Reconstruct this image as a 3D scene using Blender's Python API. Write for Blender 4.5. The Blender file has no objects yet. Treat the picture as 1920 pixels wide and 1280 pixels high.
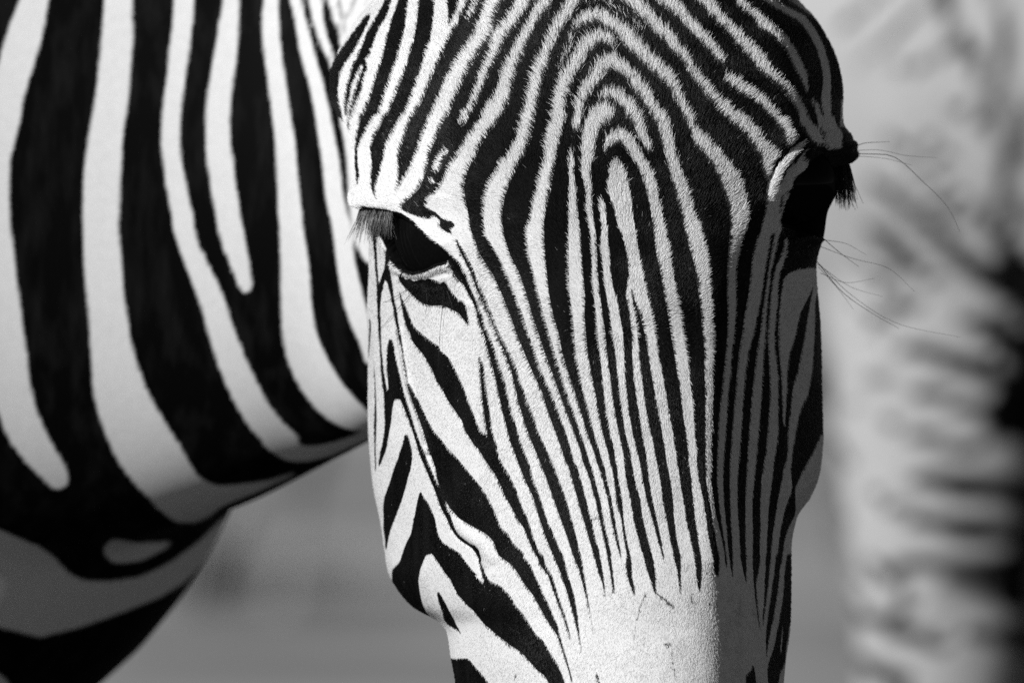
import bpy, bmesh, math, random
import numpy as np
from mathutils import Vector, Matrix

rng = np.random.default_rng(7)
random.seed(7)
scene = bpy.context.scene
COL = scene.collection

# ------------------------------------------------------------------ camera
S = 0.00026            # metres per photograph pixel at the zebra's face
DIST = 6.0             # camera to face
PITCH = math.radians(3.0)
ZC = 1.0               # height of the picture centre on the face
FWD = np.array([0, math.cos(PITCH), -math.sin(PITCH)])
UPV = np.array([0, math.sin(PITCH), math.cos(PITCH)])
CAM = np.array([0, 0, ZC]) - DIST * FWD

cam_d = bpy.data.cameras.new('camera')
cam = bpy.data.objects.new('camera', cam_d)
COL.objects.link(cam)
cam.location = CAM
cam.rotation_euler = (math.pi / 2 - PITCH, 0, 0)
cam_d.sensor_width = 36.0
cam_d.lens = 36.0 * DIST / (1920 * S)
cam_d.clip_start = 0.1
cam_d.clip_end = 2000
cam_d.dof.use_dof = True
cam_d.dof.focus_distance = DIST + 0.015
cam_d.dof.aperture_fstop = cam_d.lens / 54.0
cam_d.dof.aperture_blades = 0
scene.camera = cam

# ------------------------------------------------------------------ light
LDIR = np.array([-0.63, -0.59, 0.50]); LDIR /= np.linalg.norm(LDIR)
elev = math.asin(LDIR[2])
azim = math.atan2(LDIR[0], LDIR[1])
world = bpy.data.worlds.new('World')
scene.world = world
world.use_nodes = True
nt = world.node_tree
nt.nodes.clear()
wo = nt.nodes.new('ShaderNodeOutputWorld')
bg = nt.nodes.new('ShaderNodeBackground')
sky = nt.nodes.new('ShaderNodeTexSky')
sky.sky_type = 'NISHITA'
sky.sun_disc = False
sky.sun_elevation = elev
sky.sun_rotation = azim
sky.altitude = 2500
sky.air_density = 0.6
sky.dust_density = 0.1
bw = nt.nodes.new('ShaderNodeRGBToBW')
nt.links.new(sky.outputs[0], bw.inputs[0])
nt.links.new(bw.outputs[0], bg.inputs[0])
bg.inputs[1].default_value = 0.065
nt.links.new(bg.outputs[0], wo.inputs[0])

sun_d = bpy.data.lights.new('sun', 'SUN')
sun_d.energy = 4.8
sun_d.angle = math.radians(0.5)
sun_d.color = (1.0, 1.0, 1.0)
sun = bpy.data.objects.new('sun', sun_d)
COL.objects.link(sun)
sun.location = (-4, -3, 5)
sun.rotation_euler = Vector(LDIR).to_track_quat('Z', 'Y').to_euler()

scene.view_settings.view_transform = 'Standard'
scene.view_settings.look = 'None'
scene.view_settings.gamma = 1.0
scene.view_settings.exposure = -0.2
scene.view_settings.use_curve_mapping = False
scene.cycles.use_denoising = False
scene.cycles.max_bounces = 4
scene.cycles.sample_clamp_indirect = 4.0

# ------------------------------------------------------------------ helpers
def W(p):
    """(px, py, depth px) measured on the animal -> world metres, array (...,3)"""
    p = np.asarray(p, float)
    k = 1 + p[..., 2] * S / DIST
    X = (p[..., 0] - 960) * S * k
    Z = (640 - p[..., 1]) * S * k
    D = DIST + p[..., 2] * S
    return CAM + X[..., None] * np.array([1.0, 0, 0]) + Z[..., None] * UPV + D[..., None] * FWD

def WINV(w):
    r = np.asarray(w, float) - CAM
    D = r @ FWD
    k = D / DIST
    return np.stack([r[..., 0] / (S * k) + 960, 640 - (r @ UPV) / (S * k), (D - DIST) / S], -1)

def mesh_obj(name, verts, faces, mat, parent=None, smooth=True, attrs=None):
    me = bpy.data.meshes.new(name)
    verts = np.asarray(verts, np.float32)
    faces = np.asarray(faces, np.int32)
    n, k = faces.shape
    me.vertices.add(len(verts)); me.vertices.foreach_set('co', verts.ravel())
    me.loops.add(n * k); me.loops.foreach_set('vertex_index', faces.ravel())
    me.polygons.add(n)
    me.polygons.foreach_set('loop_start', np.arange(0, n * k, k, dtype=np.int32))
    me.polygons.foreach_set('loop_total', np.full(n, k, np.int32))
    me.update(calc_edges=True)
    me.validate()
    if smooth:
        me.polygons.foreach_set('use_smooth', np.ones(len(me.polygons), bool))
    for an, av in (attrs or {}).items():
        a = me.attributes.new(an, 'FLOAT', 'POINT')
        a.data.foreach_set('value', np.asarray(av, np.float32))
    me.materials.append(mat)
    o = bpy.data.objects.new(name, me)
    COL.objects.link(o)
    if parent is not None:
        o.parent = parent
        o.location = -parent.location
    return o

def thing(name, label, cat, loc):
    o = bpy.data.objects.new(name, None)
    COL.objects.link(o)
    o.location = loc
    o.empty_display_size = 0.2
    o['label'] = label; o['category'] = cat
    return o

def gblur(a, s):
    r = max(1, int(3 * s))
    k = np.exp(-0.5 * (np.arange(-r, r + 1) / s) ** 2); k /= k.sum()
    for ax in (0, 1):
        pad = [(0, 0), (0, 0)]; pad[ax] = (r, r)
        b = np.pad(a, pad, mode='edge')
        out = np.zeros_like(a)
        n = a.shape[ax]
        for i, w in enumerate(k):
            out += w * (b[i:i + n] if ax == 0 else b[:, i:i + n])
        a = out
    return a

def vnoise(p, seed=0):
    """smooth value noise, p (...,3)"""
    p = np.asarray(p, float)
    i = np.floor(p).astype(np.int64); f = p - i; f = f * f * (3 - 2 * f)
    def h(ix, iy, iz):
        n = (ix * 374761393 + iy * 668265263 + iz * 2147483647 + seed * 1274126177) & 0x7fffffff
        n = ((n ^ (n >> 13)) * 1274126177) & 0x7fffffff
        return ((n ^ (n >> 16)) & 0xffff) / 65535.0
    r = 0
    for dx in (0, 1):
        for dy in (0, 1):
            for dz in (0, 1):
                w = (f[..., 0] if dx else 1 - f[..., 0]) * (f[..., 1] if dy else 1 - f[..., 1]) * (f[..., 2] if dz else 1 - f[..., 2])
                r = r + w * h(i[..., 0] + dx, i[..., 1] + dy, i[..., 2] + dz)
    return r

def bilin(a, x, y):
    h, w = a.shape
    x = np.clip(x, 0, w - 1.001); y = np.clip(y, 0, h - 1.001)
    i = x.astype(int); j = y.astype(int); fx = x - i; fy = y - j
    return (a[j, i] * (1 - fx) + a[j, i + 1] * fx) * (1 - fy) + (a[j + 1, i] * (1 - fx) + a[j + 1, i + 1] * fx) * fy

class Pelt:
    """a coat pattern measured on the animal's own front / flank surface"""
    def __init__(s, x0, y0, x1, y1, base):
        s.x0, s.y0 = x0, y0
        s.a = np.full((y1 - y0, x1 - x0), float(base))
        s.X = np.arange(x0, x1) + 0.5
        s.Y = np.arange(y0, y1) + 0.5
    def spans(s, val, *segs):
        rows = []
        for crop, txt in segs:
            ox, oy, sc = CROPS[crop]
            for t in txt.split():
                y, l, r = [float(v) for v in t.split(',')]
                rows.append((oy + y * sc, ox + l * sc, ox + r * sc))
        rows.sort()
        ys = np.array([r[0] for r in rows]); l = np.array([r[1] for r in rows]); r = np.array([r[2] for r in rows])
        j0 = int(max(0, np.floor(ys[0] - s.y0))); j1 = int(min(len(s.Y), np.ceil(ys[-1] - s.y0)))
        for j in range(j0, j1):
            a = np.interp(s.Y[j], ys, l); b = np.interp(s.Y[j], ys, r)
            c = np.clip(np.minimum(s.X + 0.5, b) - np.maximum(s.X - 0.5, a), 0, 1)
            s.a[j] = s.a[j] * (1 - c) + val * c
    def poly(s, val, crop, pts, amount=1.0):
        ox, oy, sc = CROPS[crop]
        p = np.array([[float(v) for v in t.split(',')] for t in pts.split()]) * sc + np.array([ox, oy])
        j0 = int(max(0, p[:, 1].min() - s.y0 - 1)); j1 = int(min(len(s.Y), p[:, 1].max() - s.y0 + 1))
        for j in range(j0, j1):
            y = s.Y[j]; xs = []
            for k in range(len(p)):
                (xa, ya), (xb, yb) = p[k], p[(k + 1) % len(p)]
                if (ya <= y) != (yb <= y):
                    xs.append(xa + (y - ya) / (yb - ya) * (xb - xa))
            xs.sort()
            for a, b in zip(xs[::2], xs[1::2]):
                c = np.clip(np.minimum(s.X + 0.5, b) - np.maximum(s.X - 0.5, a), 0, 1) * amount
                s.a[j] = s.a[j] * (1 - c) + val * c
    def stroke(s, val, crop, pts, soft=0.0, add=False, amount=1.0):
        ox, oy, sc = CROPS[crop]
        p = [[float(v) for v in t.split(',')] for t in pts.split()]
        p = [(ox + q[0] * sc, oy + q[1] * sc, q[2] * sc) for q in p]
        wm = max(q[2] for q in p) * (1.6 if soft else 0.5) + 2
        xa = min(q[0] for q in p) - wm; xb = max(q[0] for q in p) + wm
        ya = min(q[1] for q in p) - wm; yb = max(q[1] for q in p) + wm
        i0 = int(np.clip(xa - s.x0, 0, len(s.X))); i1 = int(np.clip(xb - s.x0, 0, len(s.X)))
        j0 = int(np.clip(ya - s.y0, 0, len(s.Y))); j1 = int(np.clip(yb - s.y0, 0, len(s.Y)))
        if i1 <= i0 or j1 <= j0: return
        X, Y = np.meshgrid(s.X[i0:i1], s.Y[j0:j1])
        best = np.full(X.shape, -1e9)
        for a, b in zip(p[:-1], p[1:]):
            dx, dy = b[0] - a[0], b[1] - a[1]
            t = np.clip(((X - a[0]) * dx + (Y - a[1]) * dy) / (dx * dx + dy * dy + 1e-9), 0, 1)
            d = np.hypot(X - a[0] - t * dx, Y - a[1] - t * dy); w = a[2] + t * (b[2] - a[2])
            if soft:
                best = np.maximum(best, np.exp(-0.5 * (d / (w * 0.5)) ** 2))
            else:
                best = np.maximum(best, np.clip(w / 2 - d + 0.5, 0, 1))
        c = np.clip(best, 0, 1) * amount
        v = s.a[j0:j1, i0:i1]
        s.a[j0:j1, i0:i1] = v + val * c if add else v * (1 - c) + val * c
    def at(s, px, py):
        return bilin(s.a, px - s.x0 - 0.5, py - s.y0 - 0.5)

k36 = 0.1875
CROPS = dict(p=(0, 0, 1), c1=(600, 0, k36), c2=(900, 0, k36), c3=(1240, 0, k36), c4=(600, 220, k36), c5=(900, 220, k36),
             c6=(1240, 220, k36), c7=(660, 440, 0.15625), c8=(900, 440, k36), c9=(1240, 440, k36), c10=(660, 620, k36),
             c11=(960, 660, k36), c12=(1240, 660, k36), c13=(660, 840, k36), c14=(960, 860, k36), c15=(1240, 860, k36),
             c16=(720, 1040, k36), c17=(1000, 1040, k36), c18=(1260, 1040, k36),
             c19=(0, 0, 0.375), c20=(0, 420, 0.375), c21=(0, 800, 0.375))

# ------------------------------------------------------------------ materials
def new_mat(name):
    m = bpy.data.materials.new(name); m.use_nodes = True
    n = m.node_tree; n.nodes.clear()
    out = n.nodes.new('ShaderNodeOutputMaterial')
    b = n.nodes.new('ShaderNodeBsdfPrincipled')
    n.links.new(b.outputs[0], out.inputs[0])
    return m, n, b

WHITE, BLACK = 0.76, 0.006

def coat_material(name, lo, hi, grain=900.0, rough=0.6, spec=0.03, white=None, black=None, bump=0.0, sheen=0.0):
    """short hair: black / white by the coat attribute, hair grain in colour and relief"""
    m, n, b = new_mat(name)
    at = n.nodes.new('ShaderNodeAttribute'); at.attribute_name = 'tone'
    tc = n.nodes.new('ShaderNodeTexCoord')
    nz = n.nodes.new('ShaderNodeTexNoise'); nz.inputs['Scale'].default_value = grain; nz.inputs['Detail'].default_value = 3
    n.links.new(tc.outputs['Object'], nz.inputs['Vector'])
    sub = n.nodes.new('ShaderNodeMath'); sub.operation = 'MULTIPLY_ADD'
    n.links.new(nz.outputs[0], sub.inputs[0]); sub.inputs[1].default_value = 0.30; sub.inputs[2].default_value = -0.15
    add = n.nodes.new('ShaderNodeMath'); add.operation = 'ADD'
    n.links.new(at.outputs['Fac'], add.inputs[0]); n.links.new(sub.outputs[0], add.inputs[1])
    mr = n.nodes.new('ShaderNodeMapRange'); mr.inputs['From Min'].default_value = lo; mr.inputs['From Max'].default_value = hi
    n.links.new(add.outputs[0], mr.inputs['Value'])
    n2 = n.nodes.new('ShaderNodeTexNoise'); n2.inputs['Scale'].default_value = grain * 0.25; n2.inputs['Detail'].default_value = 4
    n.links.new(tc.outputs['Object'], n2.inputs['Vector'])
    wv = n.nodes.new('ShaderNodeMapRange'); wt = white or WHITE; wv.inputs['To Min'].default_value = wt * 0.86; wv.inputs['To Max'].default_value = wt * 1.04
    n.links.new(n2.outputs[0], wv.inputs['Value'])
    bv = n.nodes.new('ShaderNodeMapRange'); bv.inputs['To Min'].default_value = BLACK * 0.35; bv.inputs['To Max'].default_value = BLACK * (black or 1.5)  # streaks lighten the black, hair sheen put into the colour
    mpn = n.nodes.new('ShaderNodeMapping'); mpn.inputs['Scale'].default_value = (110, 110, 26)
    mpn.inputs['Rotation'].default_value = (0, math.radians(50), 0)
    n.links.new(tc.outputs['Object'], mpn.inputs['Vector'])
    n3 = n.nodes.new('ShaderNodeTexNoise'); n3.inputs['Scale'].default_value = 1.0; n3.inputs['Detail'].default_value = 6
    n.links.new(mpn.outputs[0], n3.inputs['Vector'])
    n.links.new(n3.outputs[0], bv.inputs['Value']); bv.inputs['From Min'].default_value = 0.45; bv.inputs['From Max'].default_value = 0.72
    mx = n.nodes.new('ShaderNodeMix'); mx.data_type = 'FLOAT'
    n.links.new(mr.outputs[0], mx.inputs[0]); n.links.new(bv.outputs[0], mx.inputs[2]); n.links.new(wv.outputs[0], mx.inputs[3])
    n.links.new(mx.outputs[0], b.inputs['Base Color'])
    b.inputs['Roughness'].default_value = rough
    b.inputs['Specular IOR Level'].default_value = spec
    b.inputs['Sheen Weight'].default_value = sheen
    if bump:
        bp = n.nodes.new('ShaderNodeBump'); bp.inputs['Strength'].default_value = bump; bp.inputs['Distance'].default_value = 0.002
        n.links.new(n2.outputs[0], bp.inputs['Height']); n.links.new(bp.outputs[0], b.inputs['Normal'])
    return m

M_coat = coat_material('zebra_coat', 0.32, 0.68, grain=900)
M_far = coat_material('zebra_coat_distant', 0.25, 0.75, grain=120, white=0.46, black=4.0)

M_fur, n, b = new_mat('zebra_fur')
at = n.nodes.new('ShaderNodeAttribute'); at.attribute_name = 'tone'
n.links.new(at.outputs['Fac'], b.inputs['Base Color'])
b.inputs['Roughness'].default_value = 0.42
b.inputs['Specular IOR Level'].default_value = 0.25

M_eye, n, b = new_mat('eye_dark')
nz = n.nodes.new('ShaderNodeTexNoise'); nz.inputs['Scale'].default_value = 60
mr = n.nodes.new('ShaderNodeMapRange'); mr.inputs['To Min'].default_value = 0.002; mr.inputs['To Max'].default_value = 0.006
n.links.new(nz.outputs[0], mr.inputs['Value']); n.links.new(mr.outputs[0], b.inputs['Base Color'])
b.inputs['Roughness'].default_value = 0.9; b.inputs['Specular IOR Level'].default_value = 0.0
gl = n.nodes.new('ShaderNodeBsdfGlossy'); gl.inputs['Roughness'].default_value = 0.03
ms = n.nodes.new('ShaderNodeMixShader'); ms.inputs[0].default_value = 0.008
out = [q for q in n.nodes if q.type == 'OUTPUT_MATERIAL'][0]
n.links.new(b.outputs[0], ms.inputs[1]); n.links.new(gl.outputs[0], ms.inputs[2]); n.links.new(ms.outputs[0], out.inputs[0])

def plain(name, v, rough=0.5, spec=0.3, var=0.3, scale=40):
    m, n, b = new_mat(name)
    nz = n.nodes.new('ShaderNodeTexNoise'); nz.inputs['Scale'].default_value = scale; nz.inputs['Detail'].default_value = 4
    mr = n.nodes.new('ShaderNodeMapRange'); mr.inputs['To Min'].default_value = v * (1 - var); mr.inputs['To Max'].default_value = v * (1 + var)
    n.links.new(nz.outputs[0], mr.inputs['Value']); n.links.new(mr.outputs[0], b.inputs['Base Color'])
    b.inputs['Roughness'].default_value = rough; b.inputs['Specular IOR Level'].default_value = spec
    return m
M_whisker = plain('whisker_hair', 0.02, 0.4)
M_lash = plain('lash_hair', 0.22, 0.35, 0.5)  # paler for the lit eye's lashes, sunlight put into their colour
M_mane = plain('mane_hair', 0.03)

M_ground, n, b = new_mat('dry_grassland')
tc = n.nodes.new('ShaderNodeTexCoord')
n1 = n.nodes.new('ShaderNodeTexNoise'); n1.inputs['Scale'].default_value = 1.6; n1.inputs['Detail'].default_value = 5
n.links.new(tc.outputs['Object'], n1.inputs['Vector'])
mr = n.nodes.new('ShaderNodeMapRange'); mr.inputs['From Min'].default_value = 0.3; mr.inputs['From Max'].default_value = 0.7
mr.inputs['To Min'].default_value = 0.17; mr.inputs['To Max'].default_value = 0.45
n.links.new(n1.outputs[0], mr.inputs['Value'])
sx = n.nodes.new('ShaderNodeSeparateXYZ'); n.links.new(tc.outputs['Object'], sx.inputs[0])
wob = n.nodes.new('ShaderNodeMath'); wob.operation = 'MULTIPLY_ADD'; wob.inputs[1].default_value = 4.0
n.links.new(n1.outputs[0], wob.inputs[0]); n.links.new(sx.outputs['Y'], wob.inputs[2])
sm = n.nodes.new('ShaderNodeMapRange'); sm.inputs['From Min'].default_value = 7.0; sm.inputs['From Max'].default_value = 9.5
n.links.new(wob.outputs[0], sm.inputs['Value'])
unseen_dark_ground = n.nodes.new('ShaderNodeMapRange'); unseen_dark_ground.inputs['To Min'].default_value = 0.035; unseen_dark_ground.inputs['To Max'].default_value = 0.08  # unseen near ground, added dark to cut bounce light on the undersides
n.links.new(n1.outputs[0], unseen_dark_ground.inputs['Value'])
gm = n.nodes.new('ShaderNodeMix'); gm.data_type = 'FLOAT'
n.links.new(sm.outputs[0], gm.inputs[0]); n.links.new(unseen_dark_ground.outputs[0], gm.inputs[2]); n.links.new(mr.outputs[0], gm.inputs[3])
n.links.new(gm.outputs[0], b.inputs['Base Color'])
b.inputs['Roughness'].default_value = 0.9; b.inputs['Specular IOR Level'].default_value = 0.1
M_grass = plain('dry_grass', 0.23, 0.7, 0.2, 0.35, 3)

# ------------------------------------------------------------------ ground
gx = np.concatenate([[-900, -400, -150], np.linspace(-60, 60, 49), [150, 400, 900]])
gy = np.concatenate([[-300, -100, -30], np.linspace(-10, 90, 61), [150, 400, 1500]])
GX, GY = np.meshgrid(gx, gy)
GZ = (vnoise(np.stack([GX * 0.15, GY * 0.15, GX * 0], -1), 3) - 0.5) * 0.12
GZ = np.where((np.abs(GX) < 4) & (GY > -8) & (GY < 8), 0, GZ)
gv = np.stack([GX, GY, GZ], -1).reshape(-1, 3)
nx, ny = len(gx), len(gy)
ii = np.arange((ny - 1) * (nx - 1)); r = ii // (nx - 1); c = ii % (nx - 1)
gf = np.stack([r * nx + c, r * nx + c + 1, (r + 1) * nx + c + 1, (r + 1) * nx + c], -1)
ground = mesh_obj('ground', gv, gf, M_ground)
ground['kind'] = 'structure'

# sparse dry grass on the plain behind the animals (nobody could count it)
NT = 6000
tx = rng.uniform(-5, 5, NT); ty = rng.uniform(12, 60, NT); tx *= ty / 30
keep = vnoise(np.stack([tx * 0.5, ty * 0.25, tx * 0], -1), 9) > 0.52
tx, ty = tx[keep], ty[keep]
gverts, gfaces = [], []
for x, y in zip(tx, ty):
    for _ in range(9):
        a = rng.uniform(0, 6.28); h = rng.uniform(0.06, 0.3); w = 0.013
        bx, by = x + rng.normal(0, 0.06), y + rng.normal(0, 0.06)
        lx, ly = math.cos(a) * h * 0.5, math.sin(a) * h * 0.5
        q = len(gverts)
        gverts += [(bx - w, by, -0.06), (bx + w, by, -0.06), (bx + lx * 0.4, by + ly * 0.4, h * 0.7), (bx + lx, by + ly, h)]
        gfaces += [(q, q + 1, q + 2), (q, q + 2, q + 3)]
grass = mesh_obj('grass', gverts, gfaces, M_grass, smooth=False)
grass['kind'] = 'stuff'; grass['label'] = 'blurred dry grass tufts on the plain behind the zebras'; grass['category'] = 'grass'

# ================================================================== coat pattern of the face
F = Pelt(540, -40, 1660, 1330, 1.0)
# --- temple and brow on the lit side
F.spans(0, ('c1', '0,650,720 200,555,660 330,475,575 450,425,535 560,385,500 650,340,430 800,295,350 900,270,320 1000,258,310 1100,262,300 1180,268,280'))
F.spans(0, ('c1', '620,440,470 700,430,480 800,395,445 900,365,425 1000,340,395 1150,310,345 1270,290,310'), ('c4', '60,290,305 150,292,300'))
F.stroke(0, 'c1', '480,180,50 380,350,95 300,480,115 200,620,120 140,760,125 130,900,110 150,1020,90 200,1130,55 250,1230,15')
F.spans(0, ('c1', '-200,850,945 0,790,885 200,720,865 400,668,830 600,625,778 800,555,710 1000,500,640 1150,440,605'),
        ('c4', '0,410,550 100,390,490 200,370,430 300,355,385 400,352,378 500,350,385 600,365,400 680,372,378'))
F.spans(0, ('c1', '-200,1010,1170 0,1000,1155 200,975,1135 400,945,1115 600,890,1050 800,820,990 1000,740,920 1150,680,860'),
        ('c4', '0,640,830 100,600,770 200,545,720 300,510,665 400,515,645 500,525,620 600,515,590 700,515,560 780,545,562 830,572,578'))
F.spans(0, ('c1', '-200,1280,1420 0,1280,1390 100,1285,1380 200,1285,1340 290,1298,1302'))
F.spans(0, ('c1', '-200,1640,1690 0,1500,1575 100,1450,1530 200,1400,1480 260,1380,1470'))
F.spans(0, ('c1', '-200,1760,1830 0,1620,1710 100,1580,1670 200,1520,1620 260,1450,1600'))
F.spans(0, ('c1', '240,1390,1600 400,1290,1540 600,1200,1400 800,1110,1290 1000,1030,1190 1150,950,1130'),
        ('c4', '0,915,1110 100,880,1070 200,850,1030 300,810,1000 400,780,960 500,790,920 600,790,860 700,775,800 760,765,770'))
F.spans(0, ('c2', '-200,420,580 0,250,420 100,190,350 200,140,290 300,160,225 360,150,170 400,110,170 500,20,130'), ('c1', '600,1560,1700 700,1490,1660 800,1450,1600 900,1400,1565 1000,1360,1535 1100,1310,1490 1200,1270,1440 1280,1250,1420'))
F.spans(0, ('c2', '-200,720,830 0,560,690 100,500,580 200,430,510 300,360,480 400,260,410 500,220,350 600,170,310 700,120,270 800,70,220 900,30,190 1000,-10,150 1100,-60,80 1200,-110,30'))
F.spans(0, ('c4', '0,1255,1640 100,1215,1590 200,1170,1510 300,1120,1450 400,1090,1380 500,1075,1310 600,1040,1260 700,1000,1210 750,960,1170 800,910,1120 850,850,1080 900,810,1062'))
F.spans(1, ('c4', '-40,1455,1500 0,1440,1490 80,1400,1450 100,1395,1410'))
F.spans(1, ('c4', '325,1265,1290 400,1190,1260 450,1170,1225 500,1150,1215 570,1140,1165'))
F.spans(1, ('c4', '625,1120,1140 645,1095,1158 665,1100,1150'))
F.poly(0, 'c4', '850,860 1060,890 1070,920 1160,950 1220,1010 1270,1035 1330,1040 1350,1090 1310,1120 1330,1170 1250,1140 1195,1090 1200,1030 1150,990 1090,1020 1040,1020 960,990 880,960 810,920')
# --- forehead: dark ground with pale stripes
edge = '-200,920 0,765 100,700 200,620 300,560 400,510 500,480 600,430 700,390 800,350 900,330 1000,310 1100,260 1173,225'
lrows = [tuple(map(float, t.split(','))) for t in edge.split()]
F.spans(0, ('c2', ' '.join('%g,%g,4200' % q for q in lrows)),
        ('c4', '60,1770,6000 100,1740,6000 200,1660,6000 300,1600,6000 400,1560,6000 500,1490,6000 600,1460,6000 700,1440,6000 800,1450,6000 900,1470,6000 1000,1490,6000 1100,1500,6000 1172,1522,6000'))
F.spans(1, ('c2', '-200,1100,1260 0,920,1060 100,850,985 200,800,910 300,740,840 400,700,790 500,660,740 600,620,710 700,590,690 800,555,640 900,530,620 1000,500,600 1100,470,580'),
        ('c5', '0,460,550 100,430,545 200,390,520 300,340,480 400,290,440 500,210,370 600,150,330 700,90,280 800,65,245 900,50,230 1000,40,215 1100,45,230 1173,60,240'))
F.stroke(1, 'c2', '780,1280,105 850,950,115 900,800,115 960,680,110 1040,560,110 1120,465,110 1200,430,100 1280,460,90 1340,530,60 1370,575,25')
F.spans(1, ('c5', '0,750,870 100,730,840 200,700,820 300,680,790 400,660,770 500,640,750 600,610,725 700,590,715 800,560,690 900,530,665 980,520,650 1040,510,640 1080,480,640 1173,468,640'))
F.stroke(1, 'c2', '800,730,40 860,580,60 920,430,70 1000,300,80', amount=0.55)
F.stroke(1, 'c2', '1000,300,80 1090,240,90 1200,230,100 1300,270,100 1400,370,115 1500,470,120 1620,590,120 1720,710,120 1813,800,115')
F.stroke(1, 'c2', '1000,60,50 1100,90,60 1200,40,80 1290,80,80 1380,150,80 1470,210,90 1560,310,80 1650,400,60', amount=0.52)
F.stroke(1, 'c2', '1150,-120,60 1260,-90,70 1380,0,70', amount=0.4)
F.stroke(1, 'c2', '1250,-200,140 1460,0,140 1560,90,125 1650,190,120 1740,290,120 1813,370,115')
F.spans(1, ('c3', '340,-40,60 400,-20,120 500,60,170 600,140,250 700,220,320 800,280,370 900,350,460 1000,440,540 1100,520,680 1173,585,745'),
        ('c6', '0,600,780 100,710,900 200,840,980 300,900,1060 350,930,1140 400,970,1170 500,1000,1100 600,1030,1080 650,1050,1060'))
F.stroke(1, 'c3', '-200,-150,110 -10,40,110 100,110,105 200,200,105 300,310,100 400,430,95 500,540,95 580,640,70 610,690,20')
F.spans(1, ('c3', '780,630,680 820,600,760 850,600,800 900,690,870 950,770,930 1000,850,1010 1100,1000,1110 1173,1060,1180'),
        ('c6', '0,1075,1215 100,1160,1270 140,1200,1300 200,1210,1340 250,1220,1330 300,1250,1290'))
F.spans(1, ('c3', '-200,80,260 0,300,450 100,400,520 200,490,620 300,590,710 400,670,820 500,760,920 600,850,1020 700,940,1090 800,1060,1180 900,1190,1310 1000,1270,1370 1100,1340,1430 1173,1372,1455'),
        ('c6', '0,1370,1460 80,1380,1510 150,1440,1580 200,1460,1600 240,1500,1630 290,1560,1640'))
F.spans(1, ('c3', '-200,440,600 0,660,780 100,770,870 200,890,1000 300,980,1150 400,1120,1260 500,1220,1320 600,1280,1380 700,1330,1430 800,1390,1450 900,1430,1465 950,1450,1460'))
F.spans(1, ('c3', '-200,600,800 0,970,1120 50,1050,1190 100,1130,1290 150,1240,1400 200,1340,1450 250,1390,1490 300,1430,1530 400,1500,1590 500,1550,1630 600,1580,1660 700,1600,1680 800,1615,1690 900,1605,1690 1000,1590,1690 1100,1600,1690 1173,1625,1700'),
        ('c6', '0,1620,1720 100,1625,1760 150,1620,1800 250,1640,1800 300,1640,1790 330,1660,1760'))
F.spans(1, ('c3', '1010,1475,1500 1080,1520,1570 1150,1540,1590 1220,1560,1640 1280,1560,1650'), ('c6', '150,1600,1640 180,1610,1630'))
F.stroke(1, 'c3', '1150,-100,50 1310,0,60 1400,70,55 1470,130,40 1560,190,26 1640,280,22 1680,350,10', amount=0.6)
F.spans(1, ('c3', '1020,1785,1850 1100,1790,1850 1280,1785,1850'))
F.spans(1, ('c3', '760,-40,45 800,-10,90 900,40,150 1000,110,190 1100,150,250 1173,195,290'),
        ('c6', '0,195,290 60,220,320 100,250,310 160,280,330 200,305,410 250,310,460 300,325,500 350,360,560 400,420,590 500,500,690 600,560,760 700,590,810 800,640,840 900,670,855 1000,685,860 1100,690,850 1173,682,838'),
        )
F.stroke(1, 'c2', '955,1260,50 1010,1100,80 1060,970,100 1120,860,115 1200,760,125 1290,695,125 1370,695,125 1450,750,115 1530,850,115 1600,950,115 1670,1060,115 1740,1160,115 1800,1260,110')
F.spans(1, ('c5', '0,965,1030 60,940,1005 130,920,990 190,950,972'))
F.spans(1, ('c5', '0,1690,1820 100,1740,1865 200,1790,1895'), )
F.spans(1, ('c6', '50,-80,30 100,-60,70 200,-25,100 300,10,130 400,40,150 500,60,180 600,90,210 700,110,250 800,145,275 900,170,300 1000,200,330 1100,230,380 1173,240,395'))
F.stroke(1, 'c2', '1215,1030,60 1260,1000,80 1330,1000,90 1400,1030,100 1470,1100,100 1520,1180,100')
F.spans(1, ('c5', '0,1430,1565 100,1510,1620 200,1570,1660 300,1630,1710 380,1680,1722'))
F.spans(1, ('c2', '1090,1240,1260 1120,1190,1300 1150,1150,1335 1200,1110,1345'), ('c5', '0,1090,1340 50,1070,1340 100,1050,1260 150,1040,1220 200,1030,1180 300,1020,1150 400,1015,1130 500,1015,1115 600,1025,1115 700,1045,1120 800,1055,1120 900,1070,1130 1000,1085,1135 1100,1100,1150 1173,1104,1158'))
F.spans(1, ('c5', '370,905,925 430,895,945 500,890,950 600,895,945 700,895,955 800,890,965 900,890,975 1000,890,985 1100,890,1000 1173,886,1008'))
F.stroke(1, 'c5', '1255,350,50 1275,290,80 1330,240,100 1400,235,110 1470,270,105 1540,350,105 1590,430,105 1640,530,105 1680,640,105 1720,760,108 1750,880,108 1770,1000,108 1790,1140,110 1793,1173,110')
F.spans(1, ('c5', '470,1340,1370 490,1310,1400 550,1290,1430 600,1285,1450 700,1280,1485 800,1300,1500 900,1325,1520 1000,1355,1530 1100,1385,1550 1173,1410,1560'))
F.spans(1, ('c5', '830,1210,1235 900,1200,1265 1000,1205,1265 1100,1210,1270 1173,1210,1280'))
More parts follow.
